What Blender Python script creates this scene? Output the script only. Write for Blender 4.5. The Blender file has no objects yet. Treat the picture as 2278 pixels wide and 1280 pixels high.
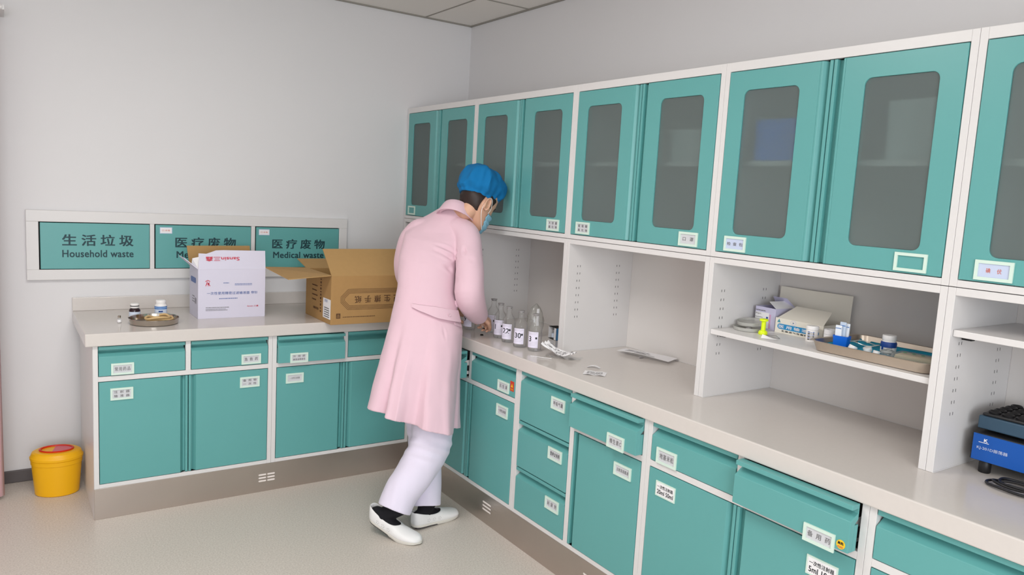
import bpy, bmesh, math, random
from math import sin, cos, pi, radians, sqrt
from mathutils import Vector, Matrix, noise

SC = bpy.context.scene
COL = SC.collection

# ------------------------------------------------------------------ camera, light, exposure
cam_data = bpy.data.cameras.new('camera')
cam_data.sensor_fit = 'HORIZONTAL'
cam_data.sensor_width = 36.0
cam_data.lens = 1670.22 / 2278.0 * 36.0
cam_data.clip_start = 0.05
cam = bpy.data.objects.new('camera', cam_data)
COL.objects.link(cam)
_yaw, _pitch, _roll = -0.6037, -0.1218, 0.0557
_f = Vector((-sin(_yaw) * cos(_pitch), cos(_yaw) * cos(_pitch), sin(_pitch)))
_r = Vector((cos(_yaw), sin(_yaw), 0.0))
_u = _r.cross(_f)
_r, _u = cos(_roll) * _r + sin(_roll) * _u, -sin(_roll) * _r + cos(_roll) * _u
_m = Matrix((_r, _u, -_f)).transposed().to_4x4()
_m.translation = Vector((-2.5048, -4.2462, 1.5425))
cam.matrix_world = _m
SC.camera = cam

world = bpy.data.worlds.new('world')
SC.world = world
world.use_nodes = True
world.node_tree.nodes['Background'].inputs[0].default_value = (0.86, 0.92, 1.0, 1)
world.node_tree.nodes['Background'].inputs[1].default_value = 1.0

def area(name, loc, rot, sx, sy, power, color):
    d = bpy.data.lights.new(name, 'AREA')
    d.shape = 'RECTANGLE'; d.size = sx; d.size_y = sy
    d.energy = power; d.color = color
    o = bpy.data.objects.new(name, d)
    o.location = loc; o.rotation_euler = rot
    COL.objects.link(o)
    return o

WARM = (1.0, 0.985, 0.955)
COOL = (0.90, 0.955, 1.0)
for (lx, ly, pw) in ((-2.15, -2.2, 30), (-2.15, -4.7, 18), (-3.75, -2.2, 7), (-3.75, -4.7, 8)):
    area('ceiling_lamp', (lx, ly, 2.585), (0, 0, 0), 1.15, 0.58, pw, WARM)
area('daylight', (-3.1, -6.85, 1.55), (radians(90), 0, 0), 2.6, 1.5, 106, COOL)

SC.view_settings.view_transform = 'Standard'
SC.view_settings.look = 'None'
SC.view_settings.gamma = 1.0
SC.view_settings.use_curve_mapping = False
SC.view_settings.exposure = -0.04
SC.cycles.transparent_max_bounces = 32

# ------------------------------------------------------------------ materials
def srgb(r, g, b):
    def c(v):
        v /= 255.0
        return v / 12.92 if v <= 0.04045 else ((v + 0.055) / 1.055) ** 2.4
    return (c(r), c(g), c(b), 1.0)

def mat(name, rgb, rough=0.5, metal=0.0, spec=0.5, noise_amt=0.0, noise_scale=30.0, bump=0.0, bump_scale=200.0,
        trans=0.0, ior=1.45, emit=None, sheen=0.0, subsurf=0.0, coat=0.0, alpha=1.0):
    m = bpy.data.materials.new(name)
    m.use_nodes = True
    nt = m.node_tree
    b = nt.nodes['Principled BSDF']
    col = srgb(*rgb)
    b.inputs['Base Color'].default_value = col
    b.inputs['Roughness'].default_value = rough
    b.inputs['Metallic'].default_value = metal
    b.inputs['Specular IOR Level'].default_value = spec
    b.inputs['IOR'].default_value = ior
    b.inputs['Transmission Weight'].default_value = trans
    b.inputs['Alpha'].default_value = alpha
    if sheen: b.inputs['Sheen Weight'].default_value = sheen
    if coat: b.inputs['Coat Weight'].default_value = coat
    if subsurf:
        b.inputs['Subsurface Weight'].default_value = subsurf
        b.inputs['Subsurface Scale'].default_value = 0.01
    if emit:
        b.inputs['Emission Color'].default_value = srgb(*rgb); b.inputs['Emission Strength'].default_value = emit
    tc = nt.nodes.new('ShaderNodeTexCoord')
    if noise_amt:
        n = nt.nodes.new('ShaderNodeTexNoise'); n.inputs['Scale'].default_value = noise_scale; n.inputs['Detail'].default_value = 4
        nt.links.new(tc.outputs['Object'], n.inputs['Vector'])
        mx = nt.nodes.new('ShaderNodeMix'); mx.data_type = 'RGBA'
        mx.inputs['A'].default_value = tuple(max(0, c * (1 - noise_amt)) for c in col[:3]) + (1,)
        mx.inputs['B'].default_value = tuple(min(1, c * (1 + noise_amt)) for c in col[:3]) + (1,)
        nt.links.new(n.outputs['Fac'], mx.inputs['Factor'])
        nt.links.new(mx.outputs['Result'], b.inputs['Base Color'])
    if bump:
        n2 = nt.nodes.new('ShaderNodeTexNoise'); n2.inputs['Scale'].default_value = bump_scale; n2.inputs['Detail'].default_value = 3
        nt.links.new(tc.outputs['Object'], n2.inputs['Vector'])
        bp_ = nt.nodes.new('ShaderNodeBump'); bp_.inputs['Strength'].default_value = bump; bp_.inputs['Distance'].default_value = 0.002
        nt.links.new(n2.outputs['Fac'], bp_.inputs['Height'])
        nt.links.new(bp_.outputs['Normal'], b.inputs['Normal'])
    return m

M = {}
M['wall'] = mat('wall_paint', (224, 222, 223), 0.75, noise_amt=0.012, noise_scale=3)
M['ceiling'] = mat('ceiling_board', (236, 232, 226), 0.9, bump=0.1, bump_scale=300)
M['tbar'] = mat('ceiling_grid_grey', (150, 146, 138), 0.7)
M['baseboard'] = mat('grey_vinyl_skirting', (92, 86, 86), 0.5)
M['teal'] = mat('teal_enamel', (98, 165, 163), 0.34, noise_amt=0.02, noise_scale=6)
M['white_metal'] = mat('white_enamel', (222, 219, 218), 0.35)
M['inner_white'] = mat('white_enamel_inside', (222, 217, 214), 0.45)
M['worktop'] = mat('worktop_stone', (211, 204, 199), 0.16, noise_amt=0.02, noise_scale=60)
M['steel'] = mat('brushed_steel', (196, 186, 179), 0.30, metal=1.0, noise_amt=0.06, noise_scale=5, bump=0.02, bump_scale=60)
M['dish_steel'] = mat('polished_steel', (190, 182, 172), 0.14, metal=1.0)
M['tray_steel'] = mat('tray_steel', (205, 192, 178), 0.32, metal=1.0, noise_amt=0.05, noise_scale=30)
M['slot'] = mat('vent_slot_white', (238, 228, 222), 0.4)
M['black'] = mat('black_plastic', (26, 25, 27), 0.45)
M['dark'] = mat('dark_gap', (14, 14, 15), 0.8)
M['holder'] = mat('label_holder_plastic', (212, 231, 219), 0.4)
M['card'] = mat('label_card_grey', (205, 206, 210), 0.6)
M['card_blue'] = mat('label_card_blue', (196, 206, 230), 0.6)
M['paper'] = mat('white_paper', (240, 238, 240), 0.7)
M['ink'] = mat('black_ink', (28, 30, 36), 0.7)
M['ink_grey'] = mat('grey_ink', (120, 118, 120), 0.7)
M['ink_red'] = mat('red_ink', (206, 40, 66), 0.6)
M['ink_orange'] = mat('orange_red_ink', (214, 120, 104), 0.6)
M['ink_blue'] = mat('blue_ink', (96, 116, 170), 0.6)
M['ink_brown'] = mat('brown_ink', (92, 62, 40), 0.8)
M['sign_ink'] = mat('dark_sign_ink', (22, 58, 66), 0.5)
M['sticker_red'] = mat('red_sticker', (204, 62, 40), 0.5)
M['sticker_yellow'] = mat('yellow_sticker', (244, 200, 40), 0.5)
M['box_white'] = mat('white_carton', (214, 210, 226), 0.55, noise_amt=0.01)
M['kraft'] = mat('kraft_cardboard', (172, 134, 84), 0.8, noise_amt=0.05, noise_scale=40)
M['kraft_in'] = mat('kraft_inside', (178, 142, 92), 0.85, noise_amt=0.05, noise_scale=40)
M['frost'] = None

def frosted():
    m = bpy.data.materials.new('frosted_glass'); m.use_nodes = True
    nt = m.node_tree; b = nt.nodes['Principled BSDF']; out = nt.nodes['Material Output']
    b.inputs['Base Color'].default_value = srgb(182, 194, 192)
    b.inputs['Roughness'].default_value = 0.32
    b.inputs['Specular IOR Level'].default_value = 0.35
    g = nt.nodes.new('ShaderNodeBsdfRefraction')
    g.inputs['Color'].default_value = srgb(205, 212, 212); g.inputs['Roughness'].default_value = 0.5; g.inputs['IOR'].default_value = 1.10
    t = nt.nodes.new('ShaderNodeBsdfTransparent'); t.inputs['Color'].default_value = srgb(225, 232, 232)
    m1 = nt.nodes.new('ShaderNodeMixShader'); m1.inputs[0].default_value = 0.36
    nt.links.new(g.outputs[0], m1.inputs[1]); nt.links.new(t.outputs[0], m1.inputs[2])
    mx = nt.nodes.new('ShaderNodeMixShader'); mx.inputs[0].default_value = 0.80
    nt.links.new(b.outputs[0], mx.inputs[1]); nt.links.new(m1.outputs[0], mx.inputs[2])
    nt.links.new(mx.outputs[0], out.inputs['Surface'])
    return m
M['frost'] = frosted()

def glass(name, rgb, rough, ior=1.3, mixt=0.75, haze=0.0):
    """clear glass or film: a transparent shader with a glossy coat, so what stands behind shows"""
    m = bpy.data.materials.new(name); m.use_nodes = True
    nt = m.node_tree; out = nt.nodes['Material Output']; nt.nodes.remove(nt.nodes['Principled BSDF'])
    t = nt.nodes.new('ShaderNodeBsdfTransparent'); t.inputs['Color'].default_value = srgb(*rgb)
    g = nt.nodes.new('ShaderNodeBsdfGlossy'); g.inputs['Roughness'].default_value = rough
    fr = nt.nodes.new('ShaderNodeFresnel'); fr.inputs['IOR'].default_value = ior
    mx = nt.nodes.new('ShaderNodeMixShader')
    ad = nt.nodes.new('ShaderNodeMath'); ad.operation = 'MULTIPLY_ADD'
    ad.inputs[1].default_value = 0.42; ad.inputs[2].default_value = 1.0 - mixt - 0.15
    nt.links.new(fr.outputs[0], ad.inputs[0]); nt.links.new(ad.outputs[0], mx.inputs[0])
    src = t
    if haze:
        d = nt.nodes.new('ShaderNodeBsdfDiffuse'); d.inputs['Color'].default_value = srgb(225, 224, 220)
        hz = nt.nodes.new('ShaderNodeMixShader'); hz.inputs[0].default_value = haze
        nt.links.new(t.outputs[0], hz.inputs[1]); nt.links.new(d.outputs[0], hz.inputs[2]); src = hz
    nt.links.new(src.outputs[0], mx.inputs[1]); nt.links.new(g.outputs[0], mx.inputs[2])
    nt.links.new(mx.outputs[0], out.inputs['Surface'])
    return m
M['glass'] = glass('clear_glass', (253, 253, 253), 0.05, 1.22, 0.84, 0.06)
M['water'] = glass('clear_liquid', (252, 252, 253), 0.05, 1.12, 0.845)
M['film'] = glass('clear_film', (246, 246, 244), 0.15, 1.25, 0.8, 0.16)

def floor_mat():
    m = bpy.data.materials.new('speckled_vinyl'); m.use_nodes = True
    nt = m.node_tree; b = nt.nodes['Principled BSDF']
    tc = nt.nodes.new('ShaderNodeTexCoord')
    n = nt.nodes.new('ShaderNodeTexNoise'); n.inputs['Scale'].default_value = 150; n.inputs['Detail'].default_value = 5; n.inputs['Roughness'].default_value = 0.65
    r = nt.nodes.new('ShaderNodeValToRGB')
    r.color_ramp.elements[0].position = 0.32; r.color_ramp.elements[0].color = srgb(186, 176, 167)
    r.color_ramp.elements[1].position = 0.62; r.color_ramp.elements[1].color = srgb(213, 204, 195)
    nt.links.new(tc.outputs['Object'], n.inputs['Vector']); nt.links.new(n.outputs['Fac'], r.inputs['Fac'])
    nt.links.new(r.outputs['Color'], b.inputs['Base Color'])
    b.inputs['Roughness'].default_value = 0.38
    return m
M['floor'] = floor_mat()

# ------------------------------------------------------------------ mesh helpers
_text_cache = {}
def text_mesh(s, bold=0.0, spacing=1.0):
    key = (s, bold, spacing)
    if key in _text_cache: return _text_cache[key]
    c = bpy.data.curves.new('t', 'FONT'); c.body = s; c.space_character = spacing; c.resolution_u = 3
    o = bpy.data.objects.new('t', c); COL.objects.link(o)
    bpy.context.view_layer.update()
    dg = bpy.context.evaluated_depsgraph_get()
    me = o.evaluated_get(dg).to_mesh()
    vs = [(v.co.x, v.co.y, 0) for v in me.vertices]; fs = [tuple(p.vertices) for p in me.polygons]
    if bold:
        v0, f0, n = vs, fs, len(vs); vs = []; fs = []
        for k, (dx, dy) in enumerate(((-1, -.7), (1, -.7), (-1, .7), (1, .7), (0, 0))):
            vs += [(a + dx*bold, c + dy*bold, k) for a, c, _ in v0]; fs += [tuple(k*n + i for i in f) for f in f0]
    o.evaluated_get(dg).to_mesh_clear()
    bpy.data.objects.remove(o); bpy.data.curves.remove(c)
    xs = [v[0] for v in vs] or [0, 1]; ys = [v[1] for v in vs] or [0, 1]
    _text_cache[key] = (vs, fs, min(xs), min(ys), max(xs), max(ys))
    return _text_cache[key]

class MB:
    def __init__(self): self.v = []; self.f = []; self.m = []; self.mats = []
    def mi(self, mt):
        if mt not in self.mats: self.mats.append(mt)
        return self.mats.index(mt)
    def add(self, vs, fs, mt, X=None):
        k = len(self.v); i = self.mi(mt)
        for p in vs:
            p = Vector(p)
            self.v.append(X @ p if X is not None else p)
        for f in fs: self.f.append(tuple(k + a for a in f)); self.m.append(i)
        return self
    def box(self, x0, x1, y0, y1, z0, z1, mt, X=None):
        vs = [(x0,y0,z0),(x1,y0,z0),(x1,y1,z0),(x0,y1,z0),(x0,y0,z1),(x1,y0,z1),(x1,y1,z1),(x0,y1,z1)]
        return self.add(vs, [(0,3,2,1),(4,5,6,7),(0,1,5,4),(1,2,6,5),(2,3,7,6),(3,0,4,7)], mt, X)
    def quad(self, a, b, c, d, mt): return self.add([a,b,c,d], [(0,1,2,3)], mt)
    def sheet(self, a, b, c, d, t, mt):
        """a thin board through four corners, thickness t to its back"""
        a,b,c,d = map(Vector, (a,b,c,d)); n = (b-a).cross(d-a).normalized() * -t
        vs = [a,b,c,d,a+n,b+n,c+n,d+n]
        return self.add(vs, [(0,1,2,3),(7,6,5,4),(1,0,4,5),(2,1,5,6),(3,2,6,7),(0,3,7,4)], mt)
    def prism(self, prof, fn, t0, t1, mt):
        """extrude a 2-D profile: fn(a, b, t) -> point"""
        n = len(prof)
        vs = [fn(a, b, t0) for a, b in prof] + [fn(a, b, t1) for a, b in prof]
        fs = [(i, (i+1) % n, n + (i+1) % n, n + i) for i in range(n)]
        fs += [tuple(range(n-1, -1, -1)), tuple(range(n, 2*n))]
        return self.add(vs, fs, mt)
    def loft(self, rings, mt, cap0=True, cap1=True, closed=True):
        n = len(rings[0]); vs = [p for r in rings for p in r]; fs = []
        for i in range(len(rings)-1):
            for j in range(n if closed else n-1):
                k = (j+1) % n
                fs.append((i*n+j, i*n+k, (i+1)*n+k, (i+1)*n+j))
        if cap0: fs.append(tuple(range(n-1, -1, -1)))
        if cap1: fs.append(tuple((len(rings)-1)*n + j for j in range(n)))
        return self.add(vs, fs, mt)
    def lathe(self, prof, mt, c=(0,0,0), segs=24, sx=1.0, sy=1.0, rot=0.0, X=None):
        rings = []
        for r, z in prof:
            rings.append([Vector((c[0] + (r*sx*cos(2*pi*j/segs))*cos(rot) - (r*sy*sin(2*pi*j/segs))*sin(rot),
                                  c[1] + (r*sx*cos(2*pi*j/segs))*sin(rot) + (r*sy*sin(2*pi*j/segs))*cos(rot), c[2] + z)) for j in range(segs)])
        if X is not None: rings = [[X @ p for p in r] for r in rings]
        if prof[0][0] > .002: return self.loft(rings + [rings[0]], mt, False, False)   # a ring: close its section
        return self.loft(rings, mt)
    def tube(self, pts, rad, mt, segs=8, caps=True):
        pts = [Vector(p) for p in pts]; rings = []; up = None
        rr = rad if isinstance(rad, (list, tuple)) else [rad]*len(pts)
        for i, p in enumerate(pts):
            t = (pts[min(i+1, len(pts)-1)] - pts[max(i-1, 0)]).normalized()
            if up is None:
                up = t.cross(Vector((0,0,1)));
                if up.length < 1e-3: up = Vector((1,0,0))
                up.normalize()
            up = (up - t*up.dot(t)).normalized(); w = t.cross(up)
            rings.append([p + rr[i]*(cos(2*pi*j/segs)*up + sin(2*pi*j/segs)*w) for j in range(segs)])
        return self.loft(rings, mt, caps, caps)
    def smooth_tube(self, pts, rad, mt, segs=8, k=6):
        P = [Vector(p) for p in pts]; Q = []; m = len(P)
        for i in range(m-1):
            p0, p1, p2, p3 = P[max(i-1,0)], P[i], P[i+1], P[min(i+2,m-1)]
            for j in range(k):
                t = j/k; Q.append(.5*((2*p1) + (p2-p0)*t + (2*p0-5*p1+4*p2-p3)*t*t + (3*p1-p0-3*p2+p3)*t**3))
        return self.tube(Q + [P[-1]], rad, mt, segs)
    def text(self, s, o, ux, uy, w, h, mt, bold=0.0, spacing=1.0, keep=False, lift=0.0005):
        """lettering fitted into the rectangle that starts at o and spans w along ux and h along uy"""
        vs, fs, x0, y0, x1, y1 = text_mesh(s, bold, spacing)
        ux = Vector(ux).normalized(); uy = Vector(uy).normalized(); n = ux.cross(uy); o = Vector(o)
        sx, sy = w/(x1-x0), h/(y1-y0)
        if keep: sx = sy = min(sx, sy)
        return self.add([o + ux*((a-x0)*sx) + uy*((b-y0)*sy) + n*(lift + k*.00005) for a, b, k in vs], fs, mt)
    def build(self, name, parent=None, bevel=0.0, smooth=None, loc=None, segs=2):
        me = bpy.data.meshes.new(name)
        me.from_pydata([tuple(p) for p in self.v], [], self.f)
        for mt in self.mats: me.materials.append(mt)
        for p, i in zip(me.polygons, self.m): p.material_index = i
        if smooth is not None:
            for p in me.polygons: p.use_smooth = True
            me.update()
            bm = bmesh.new(); bm.from_mesh(me)
            for e in bm.edges:
                if len(e.link_faces) == 2 and e.calc_face_angle(0) > smooth: e.smooth = False
            bm.to_mesh(me); bm.free()
        bm = bmesh.new(); bm.from_mesh(me); bmesh.ops.recalc_face_normals(bm, faces=bm.faces); bm.to_mesh(me); bm.free()
        me.update()
        o = bpy.data.objects.new(name, me); COL.objects.link(o)
        if parent is not None: o.parent = parent
        if loc is not None: o.location = loc
        if bevel:
            b = o.modifiers.new('edge', 'BEVEL'); b.width = bevel; b.segments = segs; b.limit_method = 'ANGLE'; b.angle_limit = radians(40)
        return o

def tag(o, label, cat, group=None):
    o['label'] = label; o['category'] = cat
    if group: o['group'] = group
    return o
def thing(name, label, cat, loc=(0,0,0), rotz=0.0, group=None):
    o = bpy.data.objects.new(name, None); COL.objects.link(o)
    o.empty_display_size = 0.05
    o.location = loc; o.rotation_euler = (0, 0, rotz)
    return tag(o, label, cat, group)
def struct(o):
    o['kind'] = 'structure'; return o

# ------------------------------------------------------------------ key dimensions (metres)
WB, WR, WL, WF = 0.045, 0.028, -4.8, -7.0       # back wall Y, side wall X, other walls
HC = 2.598
XR, YF, XU = -0.6387, -0.5978, -0.3997          # fronts of the two base runs and of the wall units
ZT, KICK, ZW = 0.85, 0.144, 0.793               # worktop top, plinth top, worktop underside
XL = -2.179                                     # end of the back run

# ------------------------------------------------------------------ room
b = MB(); b.box(WL-.1, WR+.1, WF-.1, WB+.1, -.1, 0, M['floor']); struct(b.build('floor'))
b = MB(); b.box(WL-.1, WR+.1, WF-.1, WB+.1, HC+.004, HC+.1, M['ceiling'])
x = -0.306
while x > WL: b.box(x-.004, x+.004, WF, WB, HC+.0005, HC+.006, M['tbar']); x -= .6
y = -0.60
while y > WF: b.box(WL, WR, y-.004, y+.004, HC, HC+.006, M['tbar']); y -= .6
b.box(WL, WR, WB-.012, WB, HC-.004, HC+.006, M['tbar']); b.box(WR-.012, WR, WF, WB, HC-.004, HC+.006, M['tbar'])
struct(b.build('ceiling'))
b = MB(); b.box(WL-.1, WR+.1, WB, WB+.1, 0, HC, M['wall']); struct(b.build('wall_back'))
b = MB(); b.box(WR, WR+.1, WF, WB, 0, HC, M['wall']); struct(b.build('wall_right'))
b = MB(); b.box(WL-.1, WL, WF, WB, 0, HC, M['wall']); struct(b.build('wall_left'))
b = MB()
b.box(WL, -4.5, WF-.1, WF, 0, HC, M['wall']); b.box(-1.7, WR, WF-.1, WF, 0, HC, M['wall'])
b.box(-4.5, -1.7, WF-.1, WF, 0, .75, M['wall']); b.box(-4.5, -1.7, WF-.1, WF, 2.35, HC, M['wall'])
struct(b.build('wall_front'))
b = MB()
for xx in (-4.5, -3.1-.03, -1.76): b.box(xx, xx+.06, WF-.08, WF-.03, .75, 2.35, M['white_metal'])
for zz in (.75, 2.29): b.box(-4.44, -1.76, WF-.08, WF-.03, zz, zz+.06, M['white_metal'])
struct(b.build('window_1'))
b = MB(); b.box(WL, XL-.002, WB-.012, WB, 0, .062, M['baseboard']); struct(b.build('baseboard_back', bevel=.004))
b = MB(); b.box(WL, WL+.012, WF, WB-.013, 0, .062, M['baseboard']); struct(b.build('baseboard_left', bevel=.004))

# ------------------------------------------------------------------ cabinet pieces (local: x along the front, y inwards, z up)
def holder(parent, x0, x1, z0, z1, lines=(), yf=-.002, card='card', ink='ink_grey', bold=.01):
    """the clip-on label frame of a door or drawer with its card and lettering"""
    b = MB(); fw = .0085; t = .005
    yo = yf - t
    for (a, c, d, e) in ((x0, x1, z1-fw, z1), (x0, x1, z0, z0+fw), (x0, x0+fw, z0+fw, z1-fw), (x1-fw, x1, z0+fw, z1-fw)):
        b.box(a, c, yo, yf, d, e, M['holder'])
    if lines is not None:
        b.box(x0+fw, x1-fw, yf-.0018, yf, z0+fw, z1-fw, M[card])
        H = z1 - z0 - 2*fw; n = len(lines)
        for i, ln in enumerate(lines):
            s, wfrac, hfrac = ln if isinstance(ln, tuple) else (ln, .84, .52 if n == 1 else .34)
            W_ = (x1-x0-2*fw); w = W_*wfrac; h = H*hfrac
            zc = z0+fw + H*(1-(i+.5)/n)
            b.text(s, ((x0+x1)/2-w/2, yf-.0018, zc-h/2), (1,0,0), (0,0,1), w, h, M[ink], bold=bold, spacing=1.25)
    return b.build('label_holder', parent)

def paper_label(parent, x0, x1, z0, z1, lines, yf=-.002):
    b = MB(); b.box(x0, x1, yf-.003, yf, z0, z1, M['holder'])
    b.box(x0+.005, x1-.005, yf-.0035, yf-.002, z0+.005, z1-.005, M['paper'])
    for (s, a, c, d, e) in lines:
        b.text(s, (x0+(x1-x0)*a, yf-.0035, z0+(z1-z0)*d), (1,0,0), (0,0,1), (x1-x0)*(c-a), (z1-z0)*(e-d), M['ink'], bold=.015)
    return b.build('paper_label', parent)

PROF = [(0,0),(0,.019),(.011,.019),(.011,.001),(.019,.001),(.033,.021)]
PROF_D = [(0,0),(0,.020),(.014,.020),(.014,-.011),(.026,-.011),(.045,.021)]
def door_mesh(b, x0, x1, z0, z1, side, win=None):
    """door whose pull rebate runs down its meeting edge (side 'L' or 'R'); win = (x0, x1, z0, z1) of a rounded opening"""
    W_ = x1 - x0
    def fn(s, d, t): return ((x0 + s) if side == 'L' else (x1 - s), .019 - d, t)
    end = W_ if win is None else .04
    prof = PROF + [(end, .021), (end, 0)]
    if side == 'R': prof = prof[::-1]
    b.prism(prof[::-1], fn, z0, z1, M['teal'])
    if win:
        a, c = (x0+.04, x1) if side == 'L' else (x0, x1-.04)
        wx0, wx1, wz0, wz1 = win; r = .022
        loop = []
        for (cx, cz, a0) in ((wx1-r, wz1-r, 0), (wx0+r, wz1-r, 90), (wx0+r, wz0+r, 180), (wx1-r, wz0+r, 270)):
            for k in range(6):
                an = radians(a0 + 18*k); loop.append((cx + r*cos(an), cz + r*sin(an)))
        outer = [(c, z1), (a, z1), (a, z0), (c, z0)]
        vs = []; fs = []
        for yy in (-.002, .019): vs += [(p[0], yy, p[1]) for p in outer] + [(p[0], yy, p[1]) for p in loop]
        N = 4 + len(loop)
        for q in range(4):
            i0 = 4 + q*6
            for k in range(5): fs.append((q, i0+k, i0+k+1))
            nx = 4 + ((q+1) % 4)*6
            fs.append((q, i0+5, nx, (q+1) % 4))
        fr = list(fs); fs = [t for t in fr] + [tuple(N + i for i in t[::-1]) for t in fr]
        for q in range(4): fs.append((q, (q+1) % 4, N + (q+1) % 4, N + q))
        L = len(loop)
        for q in range(L): fs.append((4 + (q+1) % L, 4+q, N+4+q, N+4+(q+1) % L))
        b.add(vs, fs, M['teal'])
    return b

def drawer_mesh(b, x0, x1, z0, z1, pull=0.0, depth=.42):
    """drawer front with the pull rebate along its top, and the white box behind it"""
    H = z1 - z0
    prof = [(0, -.014)] + PROF_D[1:] + [(H, .021), (H, 0), (.056, 0), (.044, -.014)]
    def fn(s, d, t): return (t, .019 - d - pull, z1 - s)
    b.prism(prof, fn, x0, x1, M['teal'])
    if pull:
        yb = .019 - pull; t = .003
        zb, zt = z0+.012, z1-.05
        for xa, xb in ((x0, x0+.012), (x1-.012, x1)): b.box(xa, xb, yb, yb+.016, z0, z1-.058, M['teal'])      # returned edges of the front
        b.box(x0+.014, x0+.014+t, yb, yb+depth, zb, zt, M['white_metal']); b.box(x1-.014-t, x1-.014, yb, yb+depth, zb, zt, M['white_metal'])
        b.box(x0+.014, x1-.014, yb, yb+depth, zb, zb+t, M['white_metal']); b.box(x0+.014, x1-.014, yb+depth-t, yb+depth, zb, zt, M['white_metal'])
        b.box(x0+.003, x0+.0135, yb+.02, yb+depth, zb+.02, zb+.045, M['black']); b.box(x1-.0135, x1-.003, yb+.02, yb+depth, zb+.02, zb+.045, M['black'])
    return b

ST = .0205
def base_cabinet(label, loc, rotz, w, mid=None, midfull=False, rails=((.632, .654),), depth=.56, left_side=False):
    t = thing('base_cabinet', label, 'cabinet', loc, rotz, 'white framed base cabinets under the worktop')
    b = MB(); W_ = M['white_metal']
    b.box(0, .018, .02, depth, KICK, ZW, W_); b.box(w-.018, w, .02, depth, KICK, ZW, W_)
    b.box(.018, w-.018, depth-.01, depth, KICK, ZW, M['inner_white']); b.box(.018, w-.018, .02, depth-.01, KICK, KICK+.012, M['inner_white'])
    b.build('carcass', t)
    b = MB()
    b.box(0.0004, ST, 0, .0199, KICK, ZW, W_); b.box(w-ST, w-.0004, 0, .0199, KICK, ZW, W_)
    b.box(ST, w-ST, 0, .0199, KICK, KICK+.0185, W_)
    mid = w/2 if mid is None else mid
    if midfull: b.box(mid-.0125, mid+.0125, 0, .0199, KICK+.0185, ZW, W_)
    for (z0, z1) in rails:
        b.box((mid+.0125 if midfull else ST), w-ST, 0, .0199, z0, z1, W_)
    if not midfull: b.box(mid-.011, mid+.011, 0, .0199, rails[0][1], ZW, W_)
    b.build('face_frame', t, bevel=.001)
    return t

G = .0025   # gap round a front
def drawer(t, x0, x1, z0, z1, pull=0.0, twist=0.0):
    o = drawer_mesh(MB(), x0+G, x1-G, z0+G, z1-G, pull).build('drawer', t, bevel=.0012)
    if twist: o.rotation_euler = (0, 0, twist)
    return o
def door(t, x0, x1, z0, z1, side, win=None):
    return door_mesh(MB(), x0+G, x1-G/2 if side == 'R' else x1-G, z0+G, z1-G, side, win).build('door', t, bevel=.0012)

# back run ------------------------------------------------------------------
w1 = 2.179 - 1.400
c = base_cabinet('base cabinet at the free end of the back worktop, two drawers over two doors', (XL, YF, 0), 0, w1)
m = w1/2; D0, D1, B0, B1 = .654, .791, .1625, .632
d = drawer(c, ST, m-.011, D0, D1); holder(d, .071, .162, .659, .711, ['常用药品'])
d = drawer(c, m+.011, w1-ST, D0, D1); holder(d, .629, .721, .661, .710, ['急 救 药'])
d = door(c, ST, m, B0, B1, 'R'); holder(d, .067, .158, .545, .599, ['注 射 器', '输 液 器'])
d = door(c, m, w1-ST, B0, B1, 'L'); holder(d, .623, .716, .546, .598, ['备 用 物', '一 次 性'])
b = MB(); b.box(-.0006, 0, .0, .60, KICK, ZW-.0005, M['white_metal']); b.build('end_panel', c)

x2 = -1.400; w2 = 1.400 - .640
c = base_cabinet('base cabinet in the back run beside the corner, its drawer ajar, partly behind the person', (x2, YF, 0), 0, w2)
m = w2/2
d = drawer(c, ST, m-.011, D0, D1, pull=.022, twist=-.012); holder(d, .080, .170, .655, .704, ['外 用 药', '碘酒酒精棉签'], yf=-.024)
d = drawer(c, m+.011, w2-ST, D0, D1)
d = door(c, ST, m, B0, B1, 'R'); holder(d, .067, .157, .546, .596, [('一次性注射器', .7, .3)])
d = door(c, m, w2-ST, B0, B1, 'L')

# side run ------------------------------------------------------------------
RZ = -pi/2
def side(y): return (XR, y, 0)
yA, wA = -.82, .81
b = MB(); b.box(XR, XR+.02, yA, YF-.0005, KICK, ZW, M['white_metal'])
tag(b.build('filler_panel'), 'plain white filler panel closing the inside corner between the cabinet runs', 'panel')
c = base_cabinet('base cabinet next to the inside corner, drawer pulled open beside the pink coat', side(yA), RZ, wA)
m = wA/2
d = drawer(c, ST, m-.011, D0, D1, pull=.045)
d = drawer(c, m+.011, wA-ST, D0, D1); holder(d, .656, .746, .663, .712, ['抗 生 素'])
b = MB(); b.box(.752, .782, -.0026, -.002, .682, .727, M['sticker_red'])
b.add([(.767,-.0031,.717),(.759,-.0031,.700),(.775,-.0031,.700)], [(0,1,2)], M['sticker_yellow']); b.text('小心', (.757,-.0026,.687), (1,0,0), (0,0,1), .02, .009, M['sticker_yellow'], bold=.03)
b.build('red_sticker', d)
d = door(c, ST, m, B0, B1, 'R')
d = door(c, m, wA-ST, B0, B1, 'L'); holder(d, .656, .746, .546, .600, [('一次性注射器', .8, .34)])

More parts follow.
